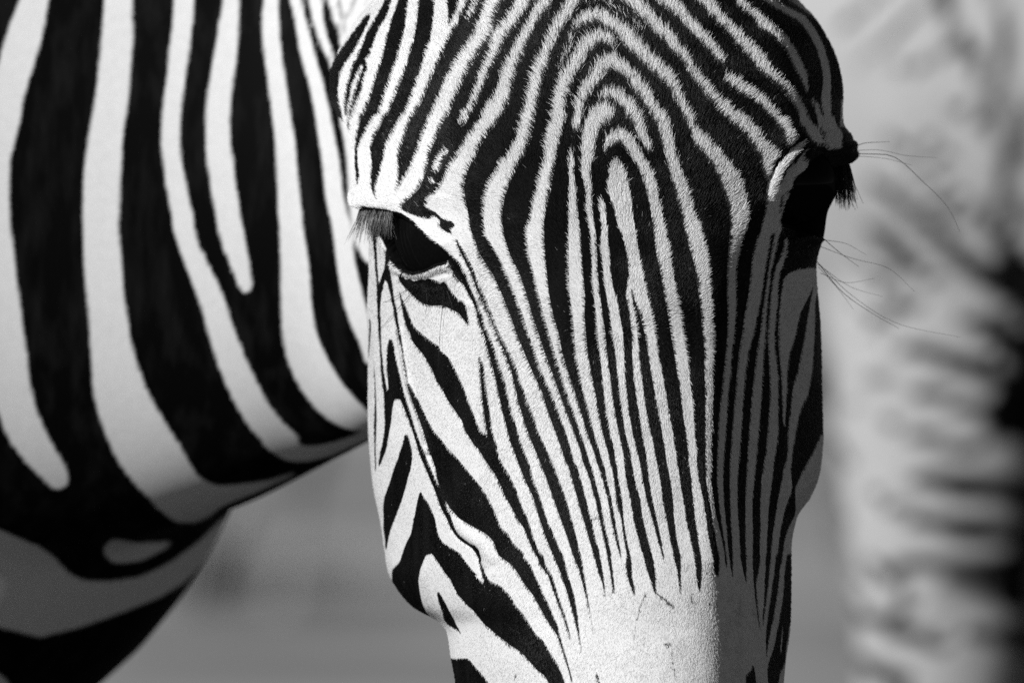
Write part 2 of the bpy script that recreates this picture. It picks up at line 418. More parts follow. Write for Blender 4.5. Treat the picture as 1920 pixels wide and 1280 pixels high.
# --- lid folds by the shaded eye
F.poly(1, 'c6', '1050,700 1110,560 1200,430 1380,250 1435,275 1380,350 1290,470 1240,520 1180,620 1180,720 1170,830 1050,870')
F.poly(1, 'c6', '1455,305 1440,330 1400,430 1460,460 1430,540 1380,570 1310,620 1290,720 1220,780 1165,800 1190,680 1250,530 1330,480 1400,370')
F.spans(1, ('c6', '700,1060,1190 800,1050,1190 900,1040,1175 1000,1020,1165 1100,995,1150 1173,980,1128'))
F.spans(1, ('c6', '780,1215,1300 900,1190,1270 1100,1150,1220 1173,1138,1190'))
# --- nose: dark stripes on pale (below y = 440)
rows8 = {
 'B8': ('-70,55', '0,180', '130,280', '220,355', '300,430', '370,490', '440,548'),
 'B9': ('235,470', '300,490', '400,545', '465,590', '520,640', '590,700', '648,742'),
 'B10': ('640,885', '650,890', '670,890', '690,900', '730,930', '790,945', '825,962'),
 'B11': ('1005,1110', '1020,1120', '1030,1125', '1050,1140', '1045,1165', '1060,1180', '1075,1200'),
 'B12': ('1160,1210', '1170,1220', '1180,1240', '1200,1265', '1225,1300', '1255,1330', '1272,1352'),
 'B13': ('1275,1425', '1300,1465', '1310,1490', '1350,1455', '1400,1495', '1430,1520', '1440,1525'),
 'B14': ('1560,1735', '1590,1765', '1625,1810', '1670,1840', '1715,1880', '1750,1910', '1775,1935')}
y8 = (0, 200, 400, 600, 800, 1000, 1173)
y11 = (0, 200, 400, 600, 800, 1000, 1120)
rows11 = {
 'B8': ('120,235', '205,300', '300,395', '360,470', '435,540', '505,600', '545,632'),
 'B9': ('325,430', '400,490', '470,550', '545,620', '620,690', '690,750', '715,782'),
 'B10': ('500,640', '560,680', '630,720', '690,775', '750,820', '820,880', '852,908'),
 'B11': ('755,880', '790,900', '830,920', '870,950', '905,985', '960,1025', '980,1040'),
 'B12': ('950,1035', '975,1050', '1000,1080', '1030,1105', '1065,1130', '1110,1185', '1122,1200'),
 'B13': ('1120,1200', '1125,1215', '1150,1235', '1170,1270', '1205,1305', '1255,1340', '1280,1358'),
 'B13b': ('1265,1360', '1290,1390', '1315,1430', '1345,1470', '1390,1500', '1430,1535', '1452,1550'),
 'B14': ('1450,1620', '1495,1650', '1535,1685', '1570,1705', '1605,1735', '1635,1760', '1648,1770')}
y14 = (60, 200, 400, 600, 800, 900)
rows14 = {
 'B6': ('70,180', '125,215', '220,290', '275,350', '345,440', '385,480'),
 'B7': ('290,420', '345,470', '415,545', '485,600', '560,650', '590,672'),
 'B8': ('560,650', '600,690', '655,740', '715,795', '770,840', '800,868'),
 'B9': ('725,795', '775,830', '830,880', '875,920', '920,965', '938,980'),
 'B10': ('860,922', '905,950', '955,995', '995,1030', '1035,1065', '1060,1082'),
 'B11': ('992,1048', '1020,1065', '1045,1105', '1090,1115', '1120,1150', '1138,1168'),
 'B12': ('1122,1202', '1140,1230', '1185,1280', '1215,1310', '1265,1360', '1288,1382'),
 'B13': ('1284,1360', '1305,1370', '1345,1405', '1405,1450', '1455,1490', '1482,1504'),
 'B13b': ('1459,1556', '1480,1580', '1505,1610', '1545,1620', '1580,1650', '1600,1668'),
 'B14': ('1654,1776', '1675,1790', '1710,1810', '1740,1835', '1780,1860', '1800,1875')}
tips17 = {
 'B6': '0,200,300 200,280,350 400,345,410 600,400,445 800,450,465 960,480,488',
 'B7': '0,395,480 150,460,505 300,495,525 450,535,552 620,572,582 780,600,606',
 'B8': '0,605,665 150,645,695 300,695,712 430,727,733',
 'B9': '0,735,775 150,765,795 300,790,812 390,805,815',
 'B10': '0,865,880 40,876,880',
 'B11': '0,932,970 100,925,985 200,940,990 300,965,1005 400,1010,1022',
 'B12': '0,1095,1190 150,1135,1215 250,1170,1222 350,1200,1222 380,1215,1230',
 'B13': '0,1285,1305 80,1303,1308',
 'B13b': '0,1395,1470 150,1440,1475 300,1455,1475 430,1463,1468',
 'B14': '0,1600,1675 150,1625,1685 250,1635,1680 360,1655,1668'}
def J(ys, vals): return ' '.join('%g,%s' % (y, v) for y, v in zip(ys, vals))
for k in ('B6', 'B7', 'B8', 'B9', 'B10', 'B11', 'B12', 'B13', 'B13b', 'B14'):
    segs = []
    if k in rows8: segs.append(('c8', J(y8[:-1], rows8[k][:-1])))
    elif k == 'B13b': segs.append(('c8', '580,1505,1520 800,1550,1600 1000,1575,1650'))
    elif k == 'B6':
        segs += [('c7', '180,1120,1140 250,1130,1200 350,1165,1310 450,1215,1352 500,1240,1380 550,1280,1388 600,1340,1410 700,1390,1450 800,1445,1500 900,1485,1540 1000,1515,1580 1100,1545,1600'),
                 ('c10', '0,1305,1360 100,1340,1400 200,1360,1435 300,1390,1465 400,1415,1500 500,1440,1530 600,1460,1555 700,1480,1580 800,1505,1600 900,1530,1630 1000,1555,1660 1100,1580,1690 1200,1620,1725')]
    elif k == 'B7':
        segs += [('c7', '60,1245,1265 150,1275,1320 250,1320,1380 350,1370,1430 450,1420,1475 550,1460,1510 650,1490,1555 750,1545,1610 850,1595,1640 950,1640,1685 1050,1675,1720'),
                 ('c10', '0,1430,1465 100,1470,1520 200,1520,1575 300,1555,1620 400,1595,1660 500,1615,1680 600,1640,1725 700,1660,1755 800,1690,1800 900,1720,1835 1000,1755,1860 1100,1790,1910 1200,1835,1955')]
    if k in rows11: segs.append(('c11', J(y11, rows11[k])))
    segs += [('c14', J(y14, rows14[k])), ('c17', tips17[k])]
    F.spans(0, *segs)
# --- shaded side of the nose: dark ground, pale stripes
F.spans(0, ('c9', '0,45,1700 200,85,1700 400,110,1700 600,145,1700 800,190,1700 1000,215,1700'),
        ('c12', '0,250,2200 200,275,2200 400,298,2200 500,315,2200 600,320,2200 800,330,2200 1000,350,2200'),
        ('c15', '0,352,2200 200,372,2200 300,395,2200 400,420,2200 500,435,2200 600,450,2200 700,460,2200 800,475,2200 900,490,2200 960,500,2200'))
F.spans(1, ('c9', '0,250,400 100,270,430 200,300,450 300,330,465 400,350,475 500,360,485 600,375,495 700,390,500 800,400,500 900,405,510 1000,415,515 1100,428,515'),
        ('c12', '0,430,512 200,430,512 400,437,512 600,437,508 800,437,500 1000,440,497'), ('c15', '0,440,495 200,447,495 300,460,505 400,478,520 500,495,535 600,510,555 700,525,580 800,545,600 900,560,620 960,570,632'))
F.spans(1, ('c9', '0,685,820 100,675,790 200,665,765 300,660,748 400,655,740 500,655,742 600,655,745 700,658,742 800,662,742 1000,660,725'),
        ('c12', '0,645,700 200,620,690 400,600,665 600,575,655 800,565,640 1000,560,625'), ('c15', '0,555,615 200,555,615 400,570,620 600,595,640 800,625,655 960,645,678'))
F.spans(1, ('c9', '0,965,1090 100,935,1070 200,910,1055 300,900,1040 400,890,1025 500,880,1015 600,870,995 700,850,980 800,830,955 900,820,940 1000,805,915'),
        ('c12', '0,775,865 200,755,835 400,740,820 600,720,805 800,705,795 1000,690,780'), ('c15', '0,685,770 200,680,760 400,685,757 600,690,765 800,705,780 960,714,788'))
F.spans(1, ('c9', '0,1130,1175 100,1110,1150 200,1090,1130 300,1075,1105 400,1060,1085 500,1045,1075 600,1035,1065 700,1020,1055 800,1005,1045 900,995,1040 1000,985,1035'),
        ('c12', '0,950,1020 200,930,1010 400,905,1000 600,890,985 800,875,970 1000,860,950'), ('c15', '0,860,945 200,845,925 400,840,910 600,838,910 800,838,912 960,845,910'))
F.spans(1, ('c9', '50,1225,1260 150,1215,1245 200,1190,1240 300,1150,1215 400,1120,1175 500,1105,1165 600,1095,1160 700,1085,1155 800,1075,1145 900,1068,1135 1000,1062,1130'),
        ('c12', '0,1070,1130 100,1075,1150 200,1080,1160 400,1085,1165 600,1075,1165 800,1060,1165 1000,1045,1140'), ('c15', '0,1030,1125 200,1000,1105 400,988,1080 600,988,1065 800,985,1055 960,980,1048'))
F.spans(1, ('c9', '335,1500,1548 350,1400,1548 368,1320,1548 395,1260,1548 450,1215,1548 550,1200,1500 600,1195,1480 700,1185,1430 800,1175,1380 900,1170,1360 1000,1165,1340 1100,1170,1310'),
        ('c12', '0,1175,1280 200,1195,1255 400,1205,1250 600,1210,1240 700,1215,1235 750,1220,1224'))
F.spans(1, ('c9', '320,1540,1640 540,1515,1640 600,1505,1550 700,1485,1535 800,1465,1535 1000,1435,1530'),
        ('c12', '0,1400,1520 200,1360,1505 300,1325,1485 400,1310,1470 500,1295,1420 600,1285,1380 700,1275,1360 800,1262,1340 900,1260,1320 1000,1262,1308'),
        ('c15', '0,1250,1300 100,1220,1290 200,1205,1300 270,1190,1308 350,1175,1290 500,1150,1235 700,1120,1190 900,1095,1165 960,1090,1155'))
F.spans(1, ('c12', '820,1590,1700 900,1560,1700 1000,1510,1700'), ('c15', '0,1480,1700 100,1420,1700 200,1375,1700 300,1335,1700 400,1340,1700 500,1345,1700 560,1335,1700 600,1310,1700 700,1260,1700 800,1230,1345 900,1220,1310 960,1208,1275'))
F.spans(0.32, ('c9', '0,1240,1540 60,1250,1545 100,1260,1300'))
# dark muzzle-side tips
for t in ('-10,395,472 0,400,470 150,420,470 200,440,463', '-10,515,535 0,520,540 100,535,548 140,545,548', '-10,560,605 0,565,605 100,580,605 200,598,606 260,604,606',
          '-10,675,740 0,680,740 100,695,742 200,720,742 270,735,742', '-10,800,882 0,800,880 100,805,870 170,808,860 250,812,835 400,825,845 500,840,852 600,850,865 700,865,872 760,868,872',
          '-10,935,992 0,935,990 150,930,970 300,922,960 450,918,935 600,905,920 750,905,910', '-10,1037,1108 0,1035,1105 150,1020,1075 300,1000,1062 450,980,1042 600,955,1015 750,940,985 850,935,965 950,938,952 1010,940,945',
          '-10,1148,1400 0,1145,1400 200,1120,1400 400,1110,1400 600,1075,1400 700,1060,1170 800,1040,1160 900,1020,1145 1000,990,1135 1050,970,1130 1100,955,1115 1150,950,1090 1200,952,1075 1280,960,1060 1540,960,1040'):
    F.spans(0, ('c18', t))
F.spans(1, ('c18', '680,1105,1110 800,1092,1105 900,1085,1098 1000,1078,1085'))
F.spans(0, ('c18', '1100,800,815 1150,790,825 1200,735,835 1280,735,840 1540,700,850'))
# --- cheek on the lit side
F.spans(0, ('c7', '680,565,575 760,580,600 800,590,620 900,605,665 1000,625,700 1100,650,745'),
        ('c10', '0,570,665 100,600,790 150,635,865 200,680,890 250,720,950 300,750,990 400,805,1040 500,845,1090 600,910,1130 700,960,1165 800,1030,1205 900,1100,1240 1000,1130,1290 1100,1195,1440 1150,1225,1455'),
        ('c13', '0,1260,1450 100,1320,1480 200,1385,1530 250,1425,1570 300,1450,1590 400,1500,1640 500,1540,1675 600,1600,1710 700,1650,1760 800,1720,1790 900,1760,1820 1000,1800,1855'),
        ('c17', '0,30,100 100,70,125 200,145,190 400,215,250 600,290,320 800,360,372 900,392,396'))
F.spans(0, ('c10', '260,1265,1285 350,1280,1320 500,1290,1335 700,1305,1365 850,1325,1385 1000,1350,1405 1080,1365,1430'))
F.spans(0, ('c10', '520,552,565 550,555,590 650,585,640 700,600,670 800,640,715 900,675,760 1000,710,820 1100,740,905'),
        ('c13', '0,760,960 100,800,1055 200,835,1140 300,850,1220 400,880,1305 500,920,1370 600,980,1415 700,1070,1455 750,1150,1475 800,1240,1500 850,1330,1560 900,1390,1585 950,1425,1620 1000,1435,1670 1050,1460,1730'),
        ('c16', '0,1140,1390 100,1280,1470 200,1350,1510 300,1410,1560 400,1490,1600 500,1545,1655 600,1600,1690 700,1660,1740 800,1730,1760 900,1765,1790 1000,1800,1820 1100,1830,1848 1200,1858,1875 1280,1880,1890'))
F.spans(0, ('c10', '-60,440,470 0,455,485 100,480,500 200,495,515 300,510,530 400,530,550 500,545,560 600,560,572'))  # thin shadow of the cheek crease, painted into the coat
F.spans(0, ('c10', '80,375,400 150,355,420 250,350,435 400,350,470 500,358,495 600,365,515 620,320,520 680,320,545'))
F.spans(0, ('c10', '660,320,440 700,320,420 800,325,405 900,330,395 1000,325,375 1100,310,360 1150,300,352'), ('c13', '0,290,345 60,280,325 100,272,310 150,268,290 180,265,275'))
F.spans(0, ('c10', '660,455,535 700,490,545 800,530,580 900,570,610 1000,605,640 1100,635,675 1150,650,695'),
        ('c13', '0,655,710 100,690,745 200,735,790 300,775,830 400,820,875 500,855,920 600,890,955 700,945,995 800,990,1030 850,1020,1060 900,1060,1110 940,1110,1170 970,1160,1230 1000,1200,1265 1050,1240,1280 1100,1265,1295'),
        ('c16', '60,945,970 100,960,985 180,980,1012 250,985,1050'))
F.spans(0, ('c10', '-150,265,290 0,265,290 100,275,295 200,280,300 300,285,310 400,290,320 500,300,335 580,310,350 630,320,380'))
F.spans(0.25, ('c10', '320,215,224 500,222,238 700,228,247 900,218,250 1000,218,247 1150,222,242'), ('c13', '0,222,240 150,228,247 230,225,242'))
F.spans(0.3, ('c10', '-120,168,190 0,172,195 100,165,185 200,158,178 300,150,165'))
F.spans(0, ('c10', '1035,530,555 1100,515,580 1150,500,590'), ('c13', '0,490,600 100,460,605 200,420,590 300,390,560 400,355,535 500,320,505 600,312,470 700,315,430 800,315,390 900,328,365 1000,335,348'))
F.spans(0, ('c13', '440,675,695 500,660,730 550,650,765 600,640,790 700,620,830 800,600,850 850,590,860 900,565,880 950,540,920 1000,520,1010 1050,505,1085'),
        ('c16', '0,180,790'))
F.spans(1, ('c13', '1055,790,800 1075,770,815'), ('c16', '0,420,490'))
F.spans(1, ('c16', '0,420,490 100,375,560 200,345,620 300,345,690 400,365,740 500,390,830'))
F.spans(0, ('c16', '-10,185,430 0,180,420 60,160,395 150,80,360 250,80,345 350,80,355 400,80,365 450,80,375 500,100,390 550,100,410 600,100,450 640,300,500 700,400,560 760,560,600'))
F.spans(0, ('c16', '-10,485,765 0,490,770 100,560,845 180,610,910 250,670,1050 300,690,1160 400,740,1260 450,790,1290 500,830,1320 550,890,1360 600,930,1405 650,970,1435 700,1010,1465 750,1080,1490 800,1130,1530 850,1200,1590 900,1260,1620 950,1340,1650 1000,1400,1680 1050,1440,1715 1100,1490,1745 1150,1530,1765 1200,1600,1785 1280,1650,1810 1500,1750,1850'))
F.spans(1, ('c16', '200,900,960 240,950,1000 265,975,1000'))
F.spans(0, ('c16', '370,530,555 450,540,600 550,580,650 650,600,705 700,640,725 740,725,750 790,768,775'))
F.spans(0, ('c16', '1030,560,840 1060,570,870 1100,580,900 1150,590,945 1200,600,990 1280,610,1050 1540,610,1200'))
F.spans(0, ('c17', '1160,625,632 1220,635,655 1280,648,668 1540,680,760'))
# --- round the lit eye
F.spans(0, ('c7', '-120,235,330 0,240,310 100,255,295 200,265,300 400,280,310 550,295,320 640,300,352 700,300,360 800,300,345 1000,310,340 1150,318,350'))
F.spans(0, ('c7', '180,405,420 300,400,445 400,390,450 500,355,470 550,340,395 600,330,380 660,305,375'))
F.spans(0, ('c7', '480,400,465 550,410,480 600,430,490 700,460,500 800,475,515 900,500,540 1000,515,555 1100,535,565 1200,555,580 1280,565,590'))
F.poly(0, 'c7', '550,480 600,460 640,540 690,520 740,560 800,540 920,525 1010,545 1060,580 1110,550 1150,600 1200,690 1280,780 1340,790 1370,850 1400,1000 1410,1100 1350,1030 1280,940 1180,890 1080,850 960,855 860,830 780,780 700,700 620,620 570,560')
F.poly(1, 'c7', '560,590 620,640 690,720 760,790 780,800 600,660', 0.3)
EYE_L = '676,386 690,389 720,392 752,399 775,414 797,437 815,452 832,464 842,480 833,490 815,493 795,503 772,508 752,503 738,489 724,466 710,442 698,420 685,400'
F.poly(0, 'p', EYE_L)
F.poly(0.35, 'p', '744,492 754,500 772,506 794,501 815,491 833,488 842,482 858,500 868,520 850,505 835,497 815,499 795,509 772,513 750,508 740,497', 0.6)
F.stroke(0.05, 'p', '728,478,7 742,497,8 756,507,10 774,511,11 796,506,10 815,497,8 835,492,7')
EYE_R = '1466,420 1478,372 1505,338 1545,322 1592,306 1580,350 1556,396 1550,436 1546,445 1515,440 1480,452'
F.poly(0, 'p', '1462,440 1470,400 1480,370 1500,335 1530,315 1600,290 1640,300 1640,420 1560,440 1540,448 1500,440')
F.poly(1, 'p', '1460,440 1475,370 1495,330 1500,330 1480,372 1468,440', 0.3)
# skin marks on the pale nose bridge
for t in ('1130,370,14 1100,430,14 1060,530,16 1030,660,12 1010,780,9 1000,950,7', '1220,375,16 1270,410,22 1330,450,24 1380,500,30 1420,510,10', '1360,540,8 1362,700,8',
          '1310,890,22 1370,890,22', '1380,930,9 1400,1080,10 1412,1240,12', '1580,350,6 1572,410,14 1600,470,10 1635,515,9', '1670,455,8 1760,475,10 1860,500,9',
          '1690,140,10 1770,170,12 1810,195,10', '1600,1050,7 1575,1130,9 1565,1230,8', '800,575,14 812,590,8'):
    F.stroke(0.1, 'c17', t, amount=0.85)
F.stroke(0.2, 'c16', '1320,1195,26 1308,1225,20', amount=0.9)
F.stroke(0.1, 'c14', '800,608,14 850,575,20', amount=0.9)
F.stroke(0.3, 'c4', '620,750,22 650,740,22', amount=0.6)
F.stroke(0.3, 'c10', '1150,120,14 1200,200,14 1260,260,12', amount=0.35)
TONE = Pelt(540, -40, 1660, 1330, 1.0)
TONE.a = gblur(F.a, 0.9)

# ================================================================== relief of the face (px, along the surface normal)
R = Pelt(540, -40, 1660, 1330, 0.0)
def ridge(crop, pts, h): R.stroke(h, crop, pts, soft=1.0, add=True)
rec = Pelt(540, -40, 1660, 1330, 0.0)
rec.poly(1, 'p', EYE_L); rec.poly(1, 'p', EYE_R)
ridge('p', '672,372,34 700,376,36 735,382,34 765,398,28 800,430,22 835,460,18', 16)
ridge('p', '735,500,14 755,513,14 775,517,15 800,512,14 820,501,13 845,498,12', 6)
ridge('p', '770,520,10 800,535,12 830,530,10', -3)
ridge('p', '680,350,60 740,345,60 790,370,50', 10)
ridge('p', '840,478,12 868,520,12 880,560,12', -5)
ridge('p', '850,470,10 885,520,12 900,560,10', 4)
ridge('p', '800,350,9 835,360,10 862,380,10 878,410,10', -2.5)
ridge('p', '757,428,7 772,421,7', 0.0)
ridge('p', '745,515,8 775,526,8 810,520,8 838,512,8', -3)
ridge('p', '715,372,7 760,360,7 790,362,6', -2)
# crease along the jaw vein, with the pale ridge beside it
ridge('c10', '468,0,34 505,200,34 535,400,34 570,560,34 625,720,34 690,880,36 740,1080,36 770,1200,36', 6)
ridge('c13', '740,0,34 800,200,34 850,350,36 910,500,40 960,620,44', 6)
ridge('c13', '820,330,40 890,520,40 960,690,42 1010,820,42 1080,900,42 1180,965,44 1250,1030,40 1285,1150,40 1320,1250,40', -4)
ridge('c13', '1030,760,90 1130,860,90 1290,960,90 1400,1100,90', 5)
# brow and lid folds of the shaded eye
ridge('p', '1480,255,40 1530,262,44 1575,272,44 1598,285,36', 12)
ridge('p', '1556,262,34 1574,276,36 1584,288,32', 16)
ridge('p', '1530,250,14 1536,285,14', -7)
ridge('p', '1545,268,9 1585,264,9', -4)
ridge('p', '1545,284,9 1585,281,9', -4)
ridge('c6', '1080,830,110 1110,680,110 1190,520,110 1290,390,100 1390,290,80', 9)
ridge('c6', '1200,760,80 1240,640,80 1300,560,80 1390,470,70 1440,340,50', 8)
ridge('c6', '1045,760,46 1075,640,46 1140,500,46 1230,385,46 1330,265,40', -8)
ridge('c6', '1175,760,40 1195,660,40 1245,540,40 1330,450,40 1430,315,34', -9)
ridge('c6', '1200,130,40 1260,110,40', -3)
ridge('c6', '1450,180,36 1540,200,36', -5)
ridge('c6', '1490,250,36 1600,240,36', -5)
ridge('p', '1545,440,16 1500,448,16 1470,470,16', 6)
ridge('p', '1545,462,14 1500,470,14', -4)
# cheek-bone and nasal modelling
ridge('p', '870,470,70 915,620,80 960,800,90 1010,980,90', 8)
ridge('p', '850,560,60 890,700,60 930,860,60', -5)
ridge('p', '1140,430,110 1160,620,120', -7)
ridge('p', '1330,460,50 1345,640,46 1330,800,40 1328,950,40 1338,1040,40', 6)
ridge('p', '960,1150,120 1010,1240,120', 9)
R.a = gblur(R.a, 1.2) - 62 * gblur(rec.a, 2.2)

# ================================================================== head
# y, left contour, left edge, midline, right edge, right contour, depths at those, depth of the back bulge
ROWS = np.array([
 [-330, 900, 1000, 1090, 1190, 1290, 800, 640, 620, 640, 800, 160],
 [-270, 830, 960, 1100, 1240, 1370, 730, 460, 425, 470, 730, 260],
 [-200, 780, 930, 1110, 1290, 1420, 680, 340, 300, 350, 660, 320],
 [-100, 750, 905, 1130, 1345, 1450, 620, 235, 190, 240, 590, 340],
 [-50, 728, 892, 1140, 1368, 1463, 590, 197, 152, 203, 555, 345],
 [0, 700, 880, 1150, 1430, 1492, 560, 165, 120, 190, 520, 350],
 [40, 667, 871, 1155, 1450, 1530, 535, 140, 92, 170, 500, 350],
 [100, 634, 860, 1160, 1470, 1563, 500, 110, 60, 140, 470, 350],
 [140, 618, 853, 1160, 1480, 1576, 485, 97, 44, 128, 450, 350],
 [180, 618, 850, 1160, 1488, 1580, 470, 88, 32, 118, 435, 350],
 [215, 634, 850, 1162, 1490, 1579, 450, 80, 23, 110, 415, 350],
 [250, 654, 850, 1163, 1488, 1580, 425, 75, 15, 104, 400, 350],
 [285, 660, 850, 1164, 1482, 1584, 412, 73, 9, 100, 390, 350],
 [320, 664, 850, 1165, 1465, 1578, 405, 72, 5, 92, 380, 350],
 [360, 672, 853, 1165, 1440, 1570, 405, 73, 2, 84, 370, 350],
 [400, 684, 860, 1165, 1412, 1552, 420, 75, 0, 70, 362, 350],
 [440, 690, 867, 1166, 1390, 1546, 445, 76, -2, 58, 362, 350],
 [500, 691, 880, 1167, 1365, 1531, 480, 75, -5, 45, 370, 350],
 [620, 690, 900, 1175, 1335, 1540, 520, 65, -20, 25, 400, 340],
 [800, 690, 930, 1190, 1325, 1543, 540, 30, -55, -20, 420, 320],
 [880, 696, 946, 1198, 1325, 1538, 532, 14, -75, -44, 405, 300],
 [930, 704, 955, 1203, 1328, 1521, 525, 3, -89, -58, 385, 290],
 [970, 712, 963, 1206, 1331, 1495, 515, -8, -101, -70, 365, 280],
 [1030, 721, 977, 1212, 1337, 1484, 505, -26, -121, -89, 345, 250],
 [1070, 728, 988, 1216, 1341, 1483, 490, -38, -133, -101, 335, 230],
 [1105, 746, 998, 1219, 1344, 1483, 470, -49, -144, -111, 325, 200],
 [1140, 778, 1006, 1222, 1346, 1483, 425, -60, -155, -121, 315, 170],
 [1165, 822, 1011, 1224, 1347, 1482, 365, -68, -162, -129, 305, 150],
 [1185, 838, 1016, 1225, 1348, 1481, 325, -76, -169, -136, 298, 140],
 [1230, 845, 1028, 1230, 1349, 1475, 300, -94, -186, -152, 284, 135],
 [1280, 855, 1040, 1235, 1350, 1470, 280, -110, -205, -170, 270, 130],
 [1450, 880, 1050, 1240, 1350, 1455, 250, -160, -260, -215, 240, 120],
 [1600, 930, 1060, 1230, 1330, 1420, 220, -190, -280, -230, 210, 110],
 [1690, 1000, 1100, 1225, 1305, 1370, 170, -140, -200, -150, 160, 90],
 [1735, 1100, 1150, 1220, 1270, 1310, 80, -20, -40, -20, 80, 50]], float)

def herm(xk, yk, x):
    d = np.diff(yk) / np.diff(xk)
    m = np.zeros_like(yk); m[0], m[-1] = d[0], d[-1]
    same = d[:-1] * d[1:] > 0
    m[1:-1] = np.where(same, 2 * d[:-1] * d[1:] / (d[:-1] + d[1:] + 1e-12), 0)
    i = np.clip(np.searchsorted(xk, x) - 1, 0, len(xk) - 2)
    h = xk[i + 1] - xk[i]; t = (x - xk[i]) / h
    return ((2 * t ** 3 - 3 * t ** 2 + 1) * yk[i] + (t ** 3 - 2 * t ** 2 + t) * h * m[i] + (-2 * t ** 3 + 3 * t ** 2) * yk[i + 1] + (t ** 3 - t ** 2) * h * m[i + 1])

ys = np.concatenate([np.arange(-330, -60, 6.0), np.arange(-60, 1340, 2.6), np.arange(1342, 1736, 6.0)])
tab = np.stack([herm(ROWS[:, 0], ROWS[:, k], ys) for k in range(1, 12)], -1)
NF, NB = 430, 60
f = 1 - (1 - np.linspace(0, 1, 60)) ** 2
def gprof(f, a=0.5): return (1 - a) * f ** 1.15 + a * (1 - np.sqrt(np.maximum(0, 1 - f ** 2)))
front = np.zeros((len(ys), NF, 3)); back = np.zeros((len(ys), NB, 3))
for i, (y, row) in enumerate(zip(ys, tab)):
    xl, el, xm, er, xr, dl, del_, dm, der, dr, bb = row
    xs_l = el + (xl - el) * f[::-1]; ds_l = del_ + (dl - del_) * gprof(f[::-1])
    tm = np.linspace(0, 1, 40)[1:-1]
    xs_m = el + (er - el) * tm
    A = np.array([[el ** 2, el, 1], [xm ** 2, xm, 1], [er ** 2, er, 1]])
    co = np.linalg.solve(A, np.array([del_, dm, der]))
    ds_m = co[0] * xs_m ** 2 + co[1] * xs_m + co[2]
    xs_r = er + (xr - er) * f; ds_r = der + (dr - der) * (0.62 * f ** 1.02 + 0.38 * (1 - np.sqrt(np.maximum(0, 1 - f ** 2))))
    X = np.concatenate([xs_l, xs_m, xs_r]); D = np.concatenate([ds_l, ds_m, ds_r])
    s = np.concatenate([[0], np.cumsum(np.hypot(np.diff(X), np.diff(D)))])
    # denser in the picture plane than in depth
    s2 = np.concatenate([[0], np.cumsum(np.abs(np.diff(X)) + 0.25 * np.abs(np.diff(D)))])
    t = np.linspace(0, s2[-1], NF)
    X, D = np.interp(t, s2, X), np.interp(t, s2, D)
    front[i, :, 0], front[i, :, 1], front[i, :, 2] = X, y, D
    th = np.linspace(0, math.pi, NB + 2)[1:-1]
    cx, hw = (xl + xr) / 2, (xr - xl) / 2
    fr = (1 - np.cos(th)) / 2
    back[i, :, 0] = cx + hw * np.cos(th)
    back[i, :, 1] = y
    back[i, :, 2] = dr * (1 - fr) + dl * fr + bb * np.sin(th)
def smooth_cols(a, n, k=1):
    for _ in range(n):
        b = a.copy(); b[:, 1:-1] = 0.25 * a[:, :-2] + 0.5 * a[:, 1:-1] + 0.25 * a[:, 2:]; a = b
    return a
front = smooth_cols(front, 50)
soft_ = smooth_cols(front, 420)
kk_ = np.clip((ys - 1060) / 140, 0, 1)[:, None, None]
front = front * (1 - kk_) + soft_ * kk_
for _ in range(12):
    b = front.copy(); b[1:-1] = 0.25 * front[:-2] + 0.5 * front[1:-1] + 0.25 * front[2:]; front = b
def gnormals(g):
    du = np.gradient(g, axis=1); dv = np.gradient(g, axis=0)
    n = np.cross(du, dv)
    n /= np.linalg.norm(n, axis=-1, keepdims=True) + 1e-9
    flip = n[..., 2:3] > 0
    return n
nrm = gnormals(front)
if nrm[len(ys) // 2, NF // 2, 2] > 0: nrm = -nrm
base_front = front.copy(); base_n = nrm.copy()
rel = R.at(front[..., 0], front[..., 1])
rel = rel + (vnoise(front * 0.012, 5) - 0.5) * 5 + (vnoise(front * 0.05, 6) - 0.5) * 0.8
inr = (front[..., 1] > -45) & (front[..., 1] < 1335)
rel = np.where(inr, rel, (vnoise(front * 0.012, 5) - 0.5) * 5)
front = front + nrm * rel[..., None]
nrm = gnormals(front)
if nrm[len(ys) // 2, NF // 2, 2] > 0: nrm = -nrm
ring = np.concatenate([front, back], 1)
NR, NC = ring.shape[:2]
tone = TONE.at(ring[..., 0], ring[..., 1])
bf = np.clip((ring[..., 1] - 1330) / 200, 0, 1)
tone = tone * (1 - bf)
hv = W(ring).reshape(-1, 3)
ii = np.arange((NR - 1) * NC); r = ii // NC; c = ii % NC; c2 = (c + 1) % NC
hf = np.stack([r * NC + c, (r + 1) * NC + c, (r + 1) * NC + c2, r * NC + c2], -1)
# end caps as fans of quads
capv = [ring[0].mean(0), ring[-1].mean(0)]
hv = np.concatenate([hv, W(np.array(capv))])
ca = np.arange(0, NC, 2)
top = np.stack([np.full(len(ca), NR * NC), ca, (ca + 1) % NC, (ca + 2) % NC], -1)
lo = (NR - 1) * NC
bot = np.stack([np.full(len(ca), NR * NC + 1), lo + (ca + 2) % NC, lo + (ca + 1) % NC, lo + ca], -1)
hf = np.concatenate([hf, top, bot])
ht = np.concatenate([tone.ravel(), [0, 0]])

